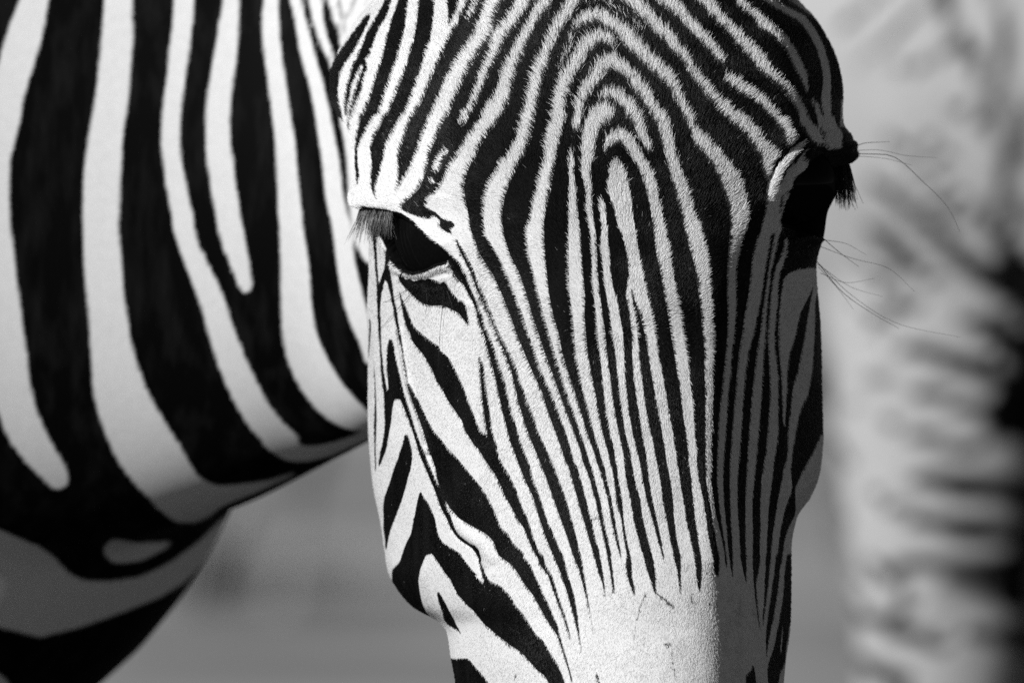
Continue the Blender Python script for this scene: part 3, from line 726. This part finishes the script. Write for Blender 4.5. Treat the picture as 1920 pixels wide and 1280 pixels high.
# ================================================================== neck, trunk and legs
class Shells:
    """collects overlapping closed shells for one remesh"""
    def __init__(s): s.v, s.f, s.n = [], [], 0
    def add(s, v, f):
        s.v.append(np.asarray(v, float)); s.f += [[k + s.n for k in q] for q in f]; s.n += len(v)
_ball = {}
def ball(seg):
    if seg not in _ball:
        h = seg // 2
        th = np.linspace(0, math.pi, h + 1)[1:-1]; ph = np.linspace(0, 2 * math.pi, seg, endpoint=False)
        T, P_ = np.meshgrid(th, ph, indexing='ij')
        v = np.stack([np.sin(T) * np.cos(P_), np.sin(T) * np.sin(P_), np.cos(T)], -1).reshape(-1, 3)
        v = np.concatenate([v, [[0, 0, 1], [0, 0, -1]]])
        f = []
        for a in range(h - 2):
            for b in range(seg):
                c = (b + 1) % seg
                f.append((a * seg + b, (a + 1) * seg + b, (a + 1) * seg + c, a * seg + c))
        n = (h - 1) * seg
        for b in range(seg):
            c = (b + 1) % seg
            f.append((n, b, c)); f.append((n + 1, (h - 2) * seg + c, (h - 2) * seg + b))
        _ball[seg] = (v, f)
    return _ball[seg]
def ellipsoid(sh, c, r, seg=24):
    v, f = ball(seg)
    sh.add(v * np.asarray(r, float) + np.asarray(c, float), f)

def chain(sh, pts, flat=1.0, step=0.3):
    """pts: (x,y,z,radius); overlapping balls that the remesh melts into one tapered limb"""
    for a, b in zip(pts[:-1], pts[1:]):
        a = np.array(a, float); b = np.array(b, float)
        n = max(2, int(np.linalg.norm(b[:3] - a[:3]) / (step * min(a[3], b[3]))))
        for k in range(n + 1):
            q = a + (b - a) * k / n
            ellipsoid(sh, q[:3], (q[3], q[3] * flat, q[3]), seg=14)

def melt(bm, voxel, smooth_it, subdiv=0):
    me = bpy.data.meshes.new('tmp'); me.from_pydata(np.concatenate(bm.v).tolist(), [], bm.f)
    o = bpy.data.objects.new('tmp', me); COL.objects.link(o)
    m = o.modifiers.new('r', 'REMESH'); m.mode = 'VOXEL'; m.voxel_size = voxel
    m = o.modifiers.new('s', 'SMOOTH'); m.iterations = smooth_it; m.factor = 0.5
    if subdiv:
        m = o.modifiers.new('d', 'SUBSURF'); m.levels = subdiv; m.render_levels = subdiv
    dg = bpy.context.evaluated_depsgraph_get()
    ev = o.evaluated_get(dg); em = ev.to_mesh()
    v = np.zeros(len(em.vertices) * 3, np.float32); em.vertices.foreach_get('co', v)
    fs = np.zeros(len(em.loops), np.int32); em.loops.foreach_get('vertex_index', fs)
    lt = np.zeros(len(em.polygons), np.int32); em.polygons.foreach_get('loop_total', lt)
    assert (lt == 4).all()
    ev.to_mesh_clear()
    bpy.data.objects.remove(o); bpy.data.meshes.remove(me)
    return v.reshape(-1, 3).astype(float), fs.reshape(-1, 4)

# neck sections: x, centre y, half height, centre depth, half depth (px)
NECK = np.array([
 [1180, 150, 330, 780, 230],
 [1000, 190, 440, 930, 290],
 [850, 245, 505, 1155, 330],
 [690, 290, 542, 1367, 350],
 [560, 320, 578, 1500, 370],
 [440, 345, 610, 1550, 385],
 [300, 345, 660, 1590, 400],
 [150, 340, 700, 1620, 420],
 [0, 335, 740, 1640, 440],
 [-200, 330, 800, 1660, 480],
 [-450, 330, 860, 1670, 540]], float)
bm = Shells()
xs = np.linspace(-450, 1180, 90)
nvts = []
for x in xs:
    q = [herm(NECK[::-1, 0], NECK[::-1, k], np.array([x]))[0] for k in range(1, 5)]
    th = np.linspace(0, 2 * math.pi, 64, endpoint=False)
    c_, s_ = np.cos(th), np.sin(th)
    nvts.append(W(np.stack([np.full(64, x), q[0] + q[1] * s_, q[2] - q[3] * np.sign(c_) * np.abs(c_) ** 0.9], -1)))
nfcs = [tuple(range(64))[::-1], tuple(range(89 * 64, 90 * 64))]
for i in range(89):
    for k in range(64):
        k2 = (k + 1) % 64
        nfcs.append((i * 64 + k, i * 64 + k2, (i + 1) * 64 + k2, (i + 1) * 64 + k))
bm.add(np.concatenate(nvts), nfcs)
tc_ = W(np.array([-380, 600, 1690.]))
TZ = tc_[2]
ellipsoid(bm, tc_ + np.array([0.008, 0.085, 0.004]), (0.241, 0.185, 0.256), seg=48)
ellipsoid(bm, tc_ + np.array([-0.32, 0, -0.02]), (0.34, 0.19, 0.31), seg=48)
ellipsoid(bm, tc_ + np.array([-0.70, 0, -0.03]), (0.48, 0.26, 0.30), seg=48)
ellipsoid(bm, tc_ + np.array([-1.16, 0, 0.0]), (0.32, 0.24, 0.29), seg=48)
zr = np.array([tc_[0], tc_[1]])
def legs(bm, cx, cy, top, front_x, hind_x, side=0.13):
    for s in (-1, 1):
        y = cy + s * side; x = cx + front_x + 0.03 * s
        chain(bm, [(x - 0.03, y, top - 0.12, 0.13), (x, y, top - 0.32, 0.085), (x + 0.01, y, 0.42, 0.052), (x, y, 0.36, 0.045), (x - 0.005, y, 0.14, 0.032), (x + 0.02, y, 0.07, 0.042), (x + 0.03, y, 0.045, 0.05)], 0.85)
        x = cx + hind_x - 0.05 * s
        chain(bm, [(x + 0.08, y, top - 0.02, 0.19), (x + 0.06, y, top - 0.22, 0.15), (x + 0.01, y, 0.58, 0.085), (x - 0.10, y, 0.42, 0.055), (x - 0.08, y, 0.33, 0.045), (x - 0.06, y, 0.14, 0.034), (x - 0.03, y, 0.07, 0.044), (x - 0.02, y, 0.045, 0.05)], 0.8)
legs(bm, tc_[0], tc_[1], TZ, -0.24, -1.28)
bv, bfc = melt(bm, 0.0065, 14, 1)
bv[:, 2] = np.maximum(bv[:, 2], 0.0)

N = Pelt(-160, -60, 900, 1420, 0.0)
N.spans(1, ('c19', '-160,180,330 0,100,240 100,60,225 200,25,205 300,0,175 400,-30,145 500,-60,115 600,-80,100 700,-90,75 800,-90,50 900,-90,48 1000,-90,46 1100,-85,52'),
        ('c20', '0,-80,50 200,-70,75 400,-60,100 600,-50,125 800,-30,150 900,-15,170 1000,10,210 1100,60,260 1200,140,320 1250,190,335 1280,230,345'), ('c21', '290,235,335 310,275,310'))
N.spans(1, ('c19', '-160,540,660 0,525,660 100,515,660 200,505,665 300,500,655 400,490,650 500,475,640 600,460,625 700,440,612 800,430,605 900,420,600 1000,415,597 1100,413,595'),
        ('c20', '0,415,590 200,420,605 400,440,625 600,450,655 700,460,685 800,465,720 900,480,770 1000,510,830 1100,550,895 1200,600,950'), ('c21', '250,650,990 300,690,1090 350,745,1120 400,780,1100 440,830,1060 475,880,980'))
N.stroke(1, 'c21', '900,370,150 1000,370,150 1120,340,95 1250,310,55 1350,280,30 1480,230,20')
N.spans(1, ('c19', '-160,880,975 0,870,970 100,865,965 200,855,950 300,845,940 400,835,925 500,820,910 600,812,902 700,808,900 800,815,905 900,828,925 1000,845,945 1100,865,970'),
        ('c20', '0,860,965 100,890,990 200,925,1040 300,965,1090 400,1005,1130 500,1030,1160 600,1060,1200 700,1090,1240 800,1130,1290 900,1180,1340 1000,1240,1420 1050,1280,1480 1090,1330,1500'))
N.stroke(1, 'c20', '1370,1080,110 1450,1140,90 1530,1150,75 1640,1130,60 1760,1085,45 1880,1040,30')
N.spans(1, ('c19', '-160,1120,1195 0,1115,1195 100,1100,1195 200,1085,1190 300,1065,1180 400,1050,1165 500,1035,1155 600,1030,1145 700,1030,1150 800,1035,1165 900,1050,1175 1000,1065,1190 1100,1085,1205'),
        ('c20', '0,1085,1210 100,1110,1230 200,1150,1245 300,1190,1262 350,1225,1250'))
N.spans(1, ('c19', '-160,1330,1390 0,1320,1390 150,1310,1395 300,1325,1410 450,1345,1435 600,1365,1455 700,1378,1475 800,1382,1480 900,1385,1490 1000,1390,1500 1100,1393,1512'),
        ('c20', '0,1400,1510 200,1405,1545 400,1405,1555 500,1410,1570 600,1420,1600 700,1445,1650 800,1490,1710 900,1560,1800 950,1610,1850 1000,1680,1900 1025,1750,1950'))
N.spans(1, ('c19', '-160,1420,1480 0,1450,1505 100,1475,1525 200,1490,1555 300,1510,1580 400,1540,1610 500,1565,1635 600,1580,1655 700,1595,1675 800,1610,1695 1000,1630,1715'),
        ('c20', '0,1660,1745 200,1685,1775 300,1700,1800 400,1720,1825 500,1755,1850 600,1800,1880 700,1830,1900'))
N.spans(1, ('c19', '-160,1520,1580 0,1545,1605 100,1565,1615 200,1595,1640 300,1640,1675 350,1655,1690 450,1690,1720 600,1700,1745 700,1720,1770 800,1735,1790 1000,1748,1810 1120,1765,1830'),
        ('c20', '60,1765,1850 100,1785,1850 200,1830,1870'))
N.spans(1, ('c19', '-160,1620,1900 0,1640,1900 100,1665,1900 150,1690,1900 220,1700,1900 300,1720,1900'))
N.stroke(0, 'c19', '1690,-60,22 1700,60,22 1722,130,20 1730,200,14')
N.stroke(0, 'c19', '1790,-60,24 1770,0,24 1745,90,18')
N.stroke(0, 'c19', '1850,-40,20 1810,60,16')
N.poly(1, 'c21', '-400,400 -100,480 0,515 100,560 200,600 280,660 340,730 420,770 560,770 700,750 850,680 1000,570 1100,470 1180,420 1300,420 1050,640 930,770 800,850 600,930 400,1000 200,1050 0,1000 -400,900')
N.poly(1, 'c21', '515,600 560,560 700,582 870,568 900,560 800,622 700,670 570,682 525,640')
N.poly(1, 'c21', '-400,1150 -100,1200 0,1235 45,1280 60,1400 100,1800 -400,1800')
N.stroke(0.2, 'p', '551,584,9 556,585,8', amount=0.8); N.stroke(0.3, 'p', '593,706,7 597,708,6', amount=0.7)
NT_ = Pelt(-160, -60, 900, 1420, 0.0)
NT_.a = gblur(N.a, 6.0)
pb = WINV(bv)
stripe = 0.5 + 0.5 * np.sin((pb[:, 0] + 60 * vnoise(bv * 3.0, 2)) / 75.0)
legz = 0.5 + 0.5 * np.sin(bv[:, 2] * 75 + 3 * vnoise(bv * 6, 4))
lm = np.clip((0.62 - bv[:, 2]) / 0.1, 0, 1)
proc = stripe * (1 - lm) + legz * lm
inb = np.clip((pb[:, 0] + 155) / 40, 0, 1) * np.clip((1400 - pb[:, 1]) / 40, 0, 1)
bt = np.clip(NT_.at(pb[:, 0], pb[:, 1]) + (vnoise(pb * np.array([0.06, 0.12, 0.06]), 31) - 0.5) * 0.10, 0, 1) * inb + proc * (1 - inb)
bt = np.where(bv[:, 2] < 0.05, 0.0, bt)

ZROOT = (float(tc_[0] - 0.5), float(tc_[1]), 0.0)
zebra = thing('zebra', 'sharply focused striped zebra turning its sunlit face straight towards the viewer', 'zebra', ZROOT)
allv = np.concatenate([hv, bv]); allf = np.concatenate([hf, bfc + len(hv)])
body = mesh_obj('body', allv, allf, M_coat, zebra, attrs={'tone': np.concatenate([ht, bt])})

# ================================================================== eyes
def grid_at(px, py):
    d = (base_front[..., 0] - px) ** 2 + (base_front[..., 1] - py) ** 2
    k = np.unravel_index(np.argmin(d), d.shape)
    return base_front[k], base_n[k], front[k]

def uvball(name, c, r, mat, parent):
    bm = bmesh.new(); bmesh.ops.create_uvsphere(bm, u_segments=128, v_segments=96, radius=r)
    for f_ in bm.faces: f_.smooth = True
    me = bpy.data.meshes.new(name); bm.to_mesh(me); bm.free(); me.materials.append(mat)
    o = bpy.data.objects.new(name, me); COL.objects.link(o); o.parent = parent
    o.location = Vector(c) - parent.location
    return o
p0, n0, _ = grid_at(768, 452)
uvball('eye', W(p0 - n0 * 122), 136 * S, M_eye, zebra)
p1, n1, _ = grid_at(1500, 345)
uvball('eye', W(np.array([1489, 345, p1[2] + 70])), 79 * S, M_eye, zebra)

def tubes(name, lines, radius, mat, parent, taper=0.25, sides=5):
    """lines: list of (n,3) px polylines; radius px"""
    V, Fc = [], []
    for L_ in lines:
        L_ = np.asarray(L_, float)
        t = np.linspace(0, 1, len(L_))
        w = W(L_)
        tan = np.gradient(w, axis=0); tan /= np.linalg.norm(tan, axis=1, keepdims=True)
        a = np.cross(tan, FWD); a /= np.linalg.norm(a, axis=1, keepdims=True) + 1e-9
        b_ = np.cross(tan, a)
        o0 = len(V)
        for k in range(len(L_)):
            rr = radius * S * (1 - (1 - taper) * t[k])
            for j in range(sides):
                q = 2 * math.pi * j / sides
                V.append(w[k] + rr * (math.cos(q) * a[k] + math.sin(q) * b_[k]))
        for k in range(len(L_) - 1):
            for j in range(sides):
                j2 = (j + 1) % sides
                Fc.append((o0 + k * sides + j, o0 + k * sides + j2, o0 + (k + 1) * sides + j2, o0 + (k + 1) * sides + j))
    return mesh_obj(name, V, Fc, mat, parent)

def curve3(pts, n=14):
    pts = np.asarray(pts, float)
    s = np.concatenate([[0], np.cumsum(np.linalg.norm(np.diff(pts, axis=0), axis=1))])
    t = np.linspace(0, s[-1], n)
    return np.stack([herm(s, pts[:, k], t) for k in range(pts.shape[1])], -1)

# lashes of the lit eye
lash = []
lash_d = []
for k in range(330):
    u = rng.uniform(0, 1)
    x0 = 676 + 62 * u; y0 = 387 + 9 * u + rng.normal(0, 1.5)
    _, nn, ff = grid_at(x0, y0 - 5)
    d0 = ff[2] - 14
    ln = rng.uniform(22, 76) * (1 - 0.3 * u)
    sx = -0.34 + 0.30 * u + rng.normal(0, 0.13)
    (lash if rng.uniform() < 0.55 else lash_d).append(curve3([(x0, y0, d0), (x0 + sx * ln * 0.2 - 3, y0 + ln * 0.35, d0 - 10 - rng.uniform(0, 8)), (x0 + sx * ln * 0.9, y0 + ln, d0 - 10)], 6))
tubes('eyelashes', lash, 0.6, M_lash, zebra, 0.2, 4)
tubes('eyelashes', lash_d, 0.6, M_whisker, zebra, 0.2, 4)
# lashes of the shaded eye
lash = []
_, _, ff = grid_at(1580, 306)
for k in range(320):
    u = rng.uniform(0, 1)
    x0 = 1556 + 36 * u; y0 = 312 - 6 * u; d0 = ff[2] - 15 + rng.normal(0, 10)
    ln = rng.uniform(36, 84) * (0.75 + 0.3 * math.sin(u * 3))
    sx = 0.16 + rng.normal(0, 0.09)
    lash.append(curve3([(x0, y0, d0), (x0 + sx * ln * 0.3 + 2, y0 + ln * 0.4, d0 - 10), (x0 + sx * ln, y0 + ln, d0 - 14)], 6))
tubes('eyelashes', lash, 0.8, M_whisker, zebra, 0.3, 4)

wh = [[(1585, 284), (1640, 281), (1700, 292), (1757, 296)], [(1590, 288), (1660, 290), (1735, 345), (1778, 390), (1800, 435)],
      [(1590, 292), (1650, 296), (1710, 310)], [(1538, 462), (1600, 485), (1660, 500), (1715, 546)], [(1530, 488), (1580, 548), (1640, 590), (1686, 616)],
      [(1531, 490), (1600, 556), (1690, 609), (1800, 632)], [(1538, 512), (1590, 530), (1640, 522)], [(1536, 440), (1570, 470), (1610, 500)]]
wh += [[(1545, 450), (1580, 455), (1625, 478)], [(1534, 500), (1570, 540), (1600, 580)], [(1592, 280), (1625, 268), (1668, 266)], [(1533, 495), (1600, 540), (1655, 556)]]
for k, w_ in enumerate(wh):
    _, _, ff = grid_at(*w_[0])
    pts = [(x, y, ff[2] - 6 + 6 * j * (1 if k % 2 else -1)) for j, (x, y) in enumerate(w_)]
    tubes('whisker', [curve3(pts, 16)], 0.55 + 0.3 * (k % 3 == 1), M_whisker, zebra, 0.35, 5)
for w_ in ([(832, 543), (830, 573), (824, 635), (822, 690)], [(838, 545), (845, 565), (850, 580)], [(775, 545), (745, 580), (705, 625)], [(768, 540), (735, 560), (690, 580)], [(800, 550), (801, 570), (797, 590)]):
    pts = []
    for j, (x, y) in enumerate(w_):
        _, _, ff = grid_at(x, y); pts.append((x, y, ff[2] - 5 - 4 * j))
    tubes('whisker', [curve3(pts, 12)], 0.55, M_whisker, zebra, 0.4, 4)

# ears and mane (above the picture)
def ear(cx, cy, cd, tilt):
    U, Vn = 20, 24
    V, Fc = [], []
    for lay in (0, 1):
        for i in range(Vn):
            t = i / (Vn - 1); w = 150 * math.sin(math.pi * min(1, 0.18 + 0.82 * t)) ** 0.8 + 4 - lay * 8
            for j in range(U):
                a = -2.1 + 4.2 * j / (U - 1)
                V.append((cx + tilt * t * 200 + w * 0.55 * math.sin(a), cy - 620 * t, cd - lay * 10 - w * 0.5 * (math.cos(a) - 0.2) * -1))
    for lay in (0, 1):
        o0 = lay * U * Vn
        for i in range(Vn - 1):
            for j in range(U - 1):
                q = (o0 + i * U + j, o0 + i * U + j + 1, o0 + (i + 1) * U + j + 1, o0 + (i + 1) * U + j)
                Fc.append(q if lay else q[::-1])
    for i in range(Vn - 1):
        for j in (0, U - 1):
            Fc.append((i * U + j, (i + 1) * U + j, U * Vn + (i + 1) * U + j, U * Vn + i * U + j))
    V = np.array(V)
    t = (cy - V[:, 1]) / 620
    return mesh_obj('ear', W(V), Fc, M_coat, zebra, attrs={'tone': np.where((t > 0.82) | ((t > 0.3) & (t < 0.5)), 0.0, 1.0)})
ear(870, -190, 560, -0.5)
ear(1330, -190, 560, 0.5)
mv, mf = [], []
mx_ = np.linspace(1080, -420, 120)
for k, x in enumerate(mx_):
    q = [herm(NECK[::-1, 0], NECK[::-1, m], np.array([x]))[0] for m in range(1, 5)]
    base = q[0] - q[1] + 40; hgt = 330 + 40 * math.sin(k * 0.7)
    for dd in (-38, 38):
        mv.append((x, base, q[2] + dd)); mv.append((x + 10, base - hgt, q[2] + dd * 0.15))
for k in range(len(mx_) - 1):
    o0 = k * 4
    mf += [(o0, o0 + 4, o0 + 5, o0 + 1), (o0 + 2, o0 + 3, o0 + 7, o0 + 6), (o0 + 1, o0 + 5, o0 + 7, o0 + 3), (o0, o0 + 2, o0 + 6, o0 + 4)]
mv = np.array(mv, float)
mesh_obj('mane', W(mv), mf, M_coat, zebra, attrs={'tone': 0.5 + 0.5 * np.sin(mv[:, 0] / 75.0)})

# ================================================================== fur on the head
def make_fur(count):
    sel = (ys[:-1] > -75) & (ys[:-1] < 1336)
    rows = np.where(sel)[0]
    A = front[rows][:, :-1]; B = front[rows][:, 1:]; C_ = front[rows + 1][:, 1:]; D_ = front[rows + 1][:, :-1]
    area = 0.5 * np.linalg.norm(np.cross(C_ - A, D_ - B), axis=-1)
    facing = np.clip(-nrm[rows][:, :-1, 2], 0.0, 1.0)
    w = area * (0.25 + 0.75 * facing)
    rc = rec.at(A[..., 0], A[..., 1])
    w = w * (rc < 0.2)
    p = (w / w.sum()).ravel()
    idx = rng.choice(len(p), count, p=p)
    ri, ci = np.unravel_index(idx, area.shape)
    u = rng.uniform(size=(count, 1)); v = rng.uniform(size=(count, 1))
    P_ = (A[ri, ci] * (1 - u) + B[ri, ci] * u) * (1 - v) + (D_[ri, ci] * (1 - u) + C_[ri, ci] * u) * v
    nn = nrm[rows][ri, ci]
    x, y = P_[:, 0], P_[:, 1]
    # hair streams away from the whorl between the eyes
    vx, vy = x - 1165, y - 640
    kk = np.clip((y - 540) / 240, 0, 1); kk = kk * kk * (3 - 2 * kk)
    vx = vx * (1 - 0.55 * kk); vy = vy * (0.9 + 0.1 * kk) + 70 * kk
    near_eye = np.exp(-(((x - 800) / 150) ** 2 + ((y - 560) / 110) ** 2))
    L0 = np.hypot(vx, vy) + 1e-6
    vx, vy = vx / L0, vy / L0
    vx = vx * (1 - near_eye) - 0.2 * near_eye; vy = vy * (1 - near_eye) + 0.9 * near_eye
    sw = vnoise(np.stack([x * 0.03, y * 0.03, x * 0], -1), 11) - 0.5
    ang = sw * 0.9 + rng.normal(0, 0.22, count)
    vx, vy = vx * np.cos(ang) - vy * np.sin(ang), vx * np.sin(ang) + vy * np.cos(ang)
    side = np.clip(1 + nn[:, 2], 0, 1)
    t = np.stack([vx, vy, 0.8 * side], -1)
    t -= (t * nn).sum(-1, keepdims=True) * nn
    t /= np.linalg.norm(t, axis=-1, keepdims=True) + 1e-6
    crest = np.exp(-(((x - 1160) / 260) ** 2)) * np.clip((420 - y) / 300, 0, 1)
    ln = 8 + 4 * np.clip((560 - y) / 300, 0, 1) + 13 * crest - 2 * np.clip((y - 700) / 300, 0, 1)
    ln = ln * np.where((x < 900) & (y > 400), 0.75, 1.0)
    ln *= rng.uniform(0.65, 1.25, count)
    lift = (0.09 + 0.15 * crest + rng.normal(0, 0.035, count))[:, None]
    ln = ln[:, None]
    k0 = P_ - nn * 0.6
    k1 = P_ + ln * 0.35 * t + ln * lift * 0.45 * nn
    k2 = P_ + ln * 0.72 * t + ln * lift * 0.75 * nn
    k3 = P_ + ln * 1.0 * t + ln * lift * 0.85 * nn + np.array([0, 1, 0]) * ln * 0.03
    pts = np.stack([k0, k1, k2, k3], 1)
    wpts = W(pts)
    tn = TONE.at(x, y)
    low = np.clip((y - 420) / 160, 0, 1)
    q = np.stack([x, y, 0 * x], -1)
    mot = 0.60 * vnoise(q * 0.035, 41) + 0.40 * vnoise(q * 0.11, 42)
    nosep = np.clip((y - 1080) / 60, 0, 1) * np.clip((x - 1150) / 120, 0, 1)
    mottle_dim = 1 - low * (0.05 + 0.16 * mot) - nosep * 0.35 * np.clip(vnoise(q * 0.07 * np.array([1, 0.4, 1]), 43) - 0.4, 0, 1)  # grey mottles, plus darker hair colour to tone down sunlit cheek and muzzle
    return strands(wpts, tn, np.array([0.36, 0.33, 0.25, 0.06]), mottle_dim)

def strands(wpts, tn, prof, mottle_dim):
    count = len(wpts)
    prob = np.clip((tn - 0.55) * 6.0 + 0.5, 0, 1)
    isw = rng.uniform(size=count) < prob
    jit = rng.uniform(size=count)
    col = np.where(isw, (0.70 + 0.22 * np.sqrt(jit)) * mottle_dim, BLACK * (0.5 + 1.2 * jit))
    stray = rng.uniform(size=count)
    col = np.where((stray < 0.0012) & ~isw, 0.3, col)
    cu = bpy.data.hair_curves.new('fur')
    cu.add_curves([4] * count)
    cu.position_data.foreach_set('vector', wpts.astype(np.float32).ravel())
    ra = cu.attributes.get('radius') or cu.attributes.new('radius', 'FLOAT', 'POINT')
    rad = np.tile(prof, count) * np.repeat(rng.uniform(0.8, 1.2, count), 4) * S
    ra.data.foreach_set('value', rad.astype(np.float32))
    ta = cu.attributes.new('tone', 'FLOAT', 'CURVE')
    ta.data.foreach_set('value', col.astype(np.float32))
    cu.materials.append(M_fur)
    o = bpy.data.objects.new('fur', cu)
    COL.objects.link(o)
    o.parent = zebra; o.location = -zebra.location
    o['kind'] = 'stuff'
    return o

make_fur(380000)

# ================================================================== second zebra, far behind
BD = 2.7
bgk = 1 + BD / DIST
def BW(px, py, dd=0.0):
    return W(np.array([px, py, (BD + dd) / S]))
bm = Shells()
h0 = BW(1735, 640)             # middle of the near haunch
gx_, gy_ = h0[0], h0[1]
# near hind leg and haunch, rear edge to the left
def BZ(px, py, r_px, dd=0.0):
    q = BW(px, py, dd); return (q[0], q[1], q[2], r_px * S * bgk)
chain(bm, [BZ(1800, -60, 285, 0.06), BZ(1790, 200, 265, 0.05), BZ(1778, 480, 242, 0.03), BZ(1764, 720, 214, 0.01), BZ(1760, 950, 190), BZ(1768, 1150, 176), BZ(1745, 1400, 145), BZ(1690, 1620, 100)], 0.75)
hk = BZ(1690, 1620, 100)
chain(bm, [hk, (hk[0] - 0.01, hk[1], 0.30, 0.040), (hk[0] + 0.02, hk[1], 0.13, 0.032), (hk[0] + 0.05, hk[1], 0.06, 0.043), (hk[0] + 0.06, hk[1], 0.045, 0.05)], 0.9)
# far hind leg
chain(bm, [(gx_ + 0.10, gy_ + 0.34, 0.95, 0.2), (gx_ + 0.14, gy_ + 0.34, 0.72, 0.14), (gx_ + 0.10, gy_ + 0.34, 0.52, 0.085), (gx_ + 0.02, gy_ + 0.34, 0.40, 0.055), (gx_ + 0.03, gy_ + 0.34, 0.14, 0.033), (gx_ + 0.06, gy_ + 0.34, 0.06, 0.043), (gx_ + 0.07, gy_ + 0.34, 0.045, 0.05)], 0.8)
# trunk, neck, head to the right (outside the picture)
ellipsoid(bm, (gx_ + 0.10, gy_ + 0.17, 1.02), (0.30, 0.25, 0.26), seg=32)
ellipsoid(bm, (gx_ + 0.55, gy_ + 0.17, 1.00), (0.50, 0.27, 0.29), seg=32)
ellipsoid(bm, (gx_ + 1.00, gy_ + 0.17, 1.02), (0.34, 0.23, 0.32), seg=32)
chain(bm, [(gx_ + 1.10, gy_ + 0.17, 1.05, 0.24), (gx_ + 1.35, gy_ + 0.17, 1.25, 0.17), (gx_ + 1.55, gy_ + 0.17, 1.45, 0.13)], 0.7)
chain(bm, [(gx_ + 1.58, gy_ + 0.17, 1.45, 0.13), (gx_ + 1.75, gy_ + 0.17, 1.28, 0.095), (gx_ + 1.92, gy_ + 0.17, 1.10, 0.065)], 0.75)
for s in (0.02, 0.32):
    x = gx_ + 1.05
    chain(bm, [(x, gy_ + s, 0.9, 0.13), (x, gy_ + s, 0.70, 0.085), (x + 0.01, gy_ + s, 0.42, 0.05), (x, gy_ + s, 0.14, 0.032), (x + 0.02, gy_ + s, 0.07, 0.042), (x + 0.03, gy_ + s, 0.045, 0.05)], 0.85)
# tail, swung to the far side
chain(bm, [(gx_ - 0.10, gy_ + 0.25, 1.16, 0.04), (gx_ - 0.02, gy_ + 0.42, 0.95, 0.03), (gx_ + 0.03, gy_ + 0.46, 0.70, 0.03), (gx_ + 0.05, gy_ + 0.46, 0.5, 0.035)], 1.0)
for s in (-1, 1):
    chain(bm, [(gx_ + 1.52, gy_ + 0.17 + 0.07 * s, 1.55, 0.04), (gx_ + 1.48, gy_ + 0.17 + 0.10 * s, 1.70, 0.035), (gx_ + 1.47, gy_ + 0.17 + 0.10 * s, 1.75, 0.015)], 0.7)
zv, zf = melt(bm, 0.010, 10, 0)
zv[:, 2] = np.maximum(zv[:, 2], 0.0)
Bp = Pelt(1400, -300, 2200, 1500, 1.0)  # stripes broaden to the right, painting in the leg's shaded edge
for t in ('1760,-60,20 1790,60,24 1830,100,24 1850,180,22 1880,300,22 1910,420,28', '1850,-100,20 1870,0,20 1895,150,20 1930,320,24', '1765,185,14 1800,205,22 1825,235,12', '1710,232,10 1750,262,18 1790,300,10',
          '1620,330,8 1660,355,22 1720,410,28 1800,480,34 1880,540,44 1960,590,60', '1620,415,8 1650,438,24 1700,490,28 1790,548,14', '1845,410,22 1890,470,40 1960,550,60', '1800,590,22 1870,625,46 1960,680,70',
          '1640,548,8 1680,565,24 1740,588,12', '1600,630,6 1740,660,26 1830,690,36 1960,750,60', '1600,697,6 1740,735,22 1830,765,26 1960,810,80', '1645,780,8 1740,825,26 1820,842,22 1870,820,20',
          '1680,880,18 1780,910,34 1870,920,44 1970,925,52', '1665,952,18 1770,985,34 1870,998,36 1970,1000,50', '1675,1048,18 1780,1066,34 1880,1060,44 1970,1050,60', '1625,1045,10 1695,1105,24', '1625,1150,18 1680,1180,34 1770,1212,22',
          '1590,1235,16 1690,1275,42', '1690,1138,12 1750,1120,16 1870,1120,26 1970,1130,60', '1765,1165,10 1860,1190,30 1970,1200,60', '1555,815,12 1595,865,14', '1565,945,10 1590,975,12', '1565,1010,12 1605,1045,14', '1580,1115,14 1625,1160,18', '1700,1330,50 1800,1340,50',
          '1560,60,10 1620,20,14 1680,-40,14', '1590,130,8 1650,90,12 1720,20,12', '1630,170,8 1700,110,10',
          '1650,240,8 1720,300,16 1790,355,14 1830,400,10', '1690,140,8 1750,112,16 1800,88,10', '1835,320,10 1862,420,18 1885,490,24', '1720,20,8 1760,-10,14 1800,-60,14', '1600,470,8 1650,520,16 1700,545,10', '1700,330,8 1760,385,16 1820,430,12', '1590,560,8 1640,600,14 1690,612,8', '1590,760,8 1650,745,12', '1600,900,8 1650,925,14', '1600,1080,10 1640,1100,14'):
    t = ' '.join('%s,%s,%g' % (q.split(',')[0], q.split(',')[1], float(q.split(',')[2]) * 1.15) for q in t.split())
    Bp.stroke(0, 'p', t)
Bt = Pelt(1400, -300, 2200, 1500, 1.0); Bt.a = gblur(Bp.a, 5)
pz = WINV(zv)
st = 0.5 + 0.5 * np.sin(zv[:, 0] * 42 + 4 * vnoise(zv * 3, 2))
lg = 0.5 + 0.5 * np.sin(zv[:, 2] * 80)
lm = np.clip((0.5 - zv[:, 2]) / 0.1, 0, 1)
pr = st * (1 - lm) + lg * lm
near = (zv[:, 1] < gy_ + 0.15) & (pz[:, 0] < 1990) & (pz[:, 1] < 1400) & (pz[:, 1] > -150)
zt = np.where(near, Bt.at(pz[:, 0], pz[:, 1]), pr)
zt = np.where(zv[:, 2] < 0.05, 0.0, zt)
zebra2 = thing('zebra', 'blurred striped haunch and hind leg of a zebra farther off behind the sharp face', 'zebra', (float(gx_ + 0.5), float(gy_ + 0.17), 0.0))
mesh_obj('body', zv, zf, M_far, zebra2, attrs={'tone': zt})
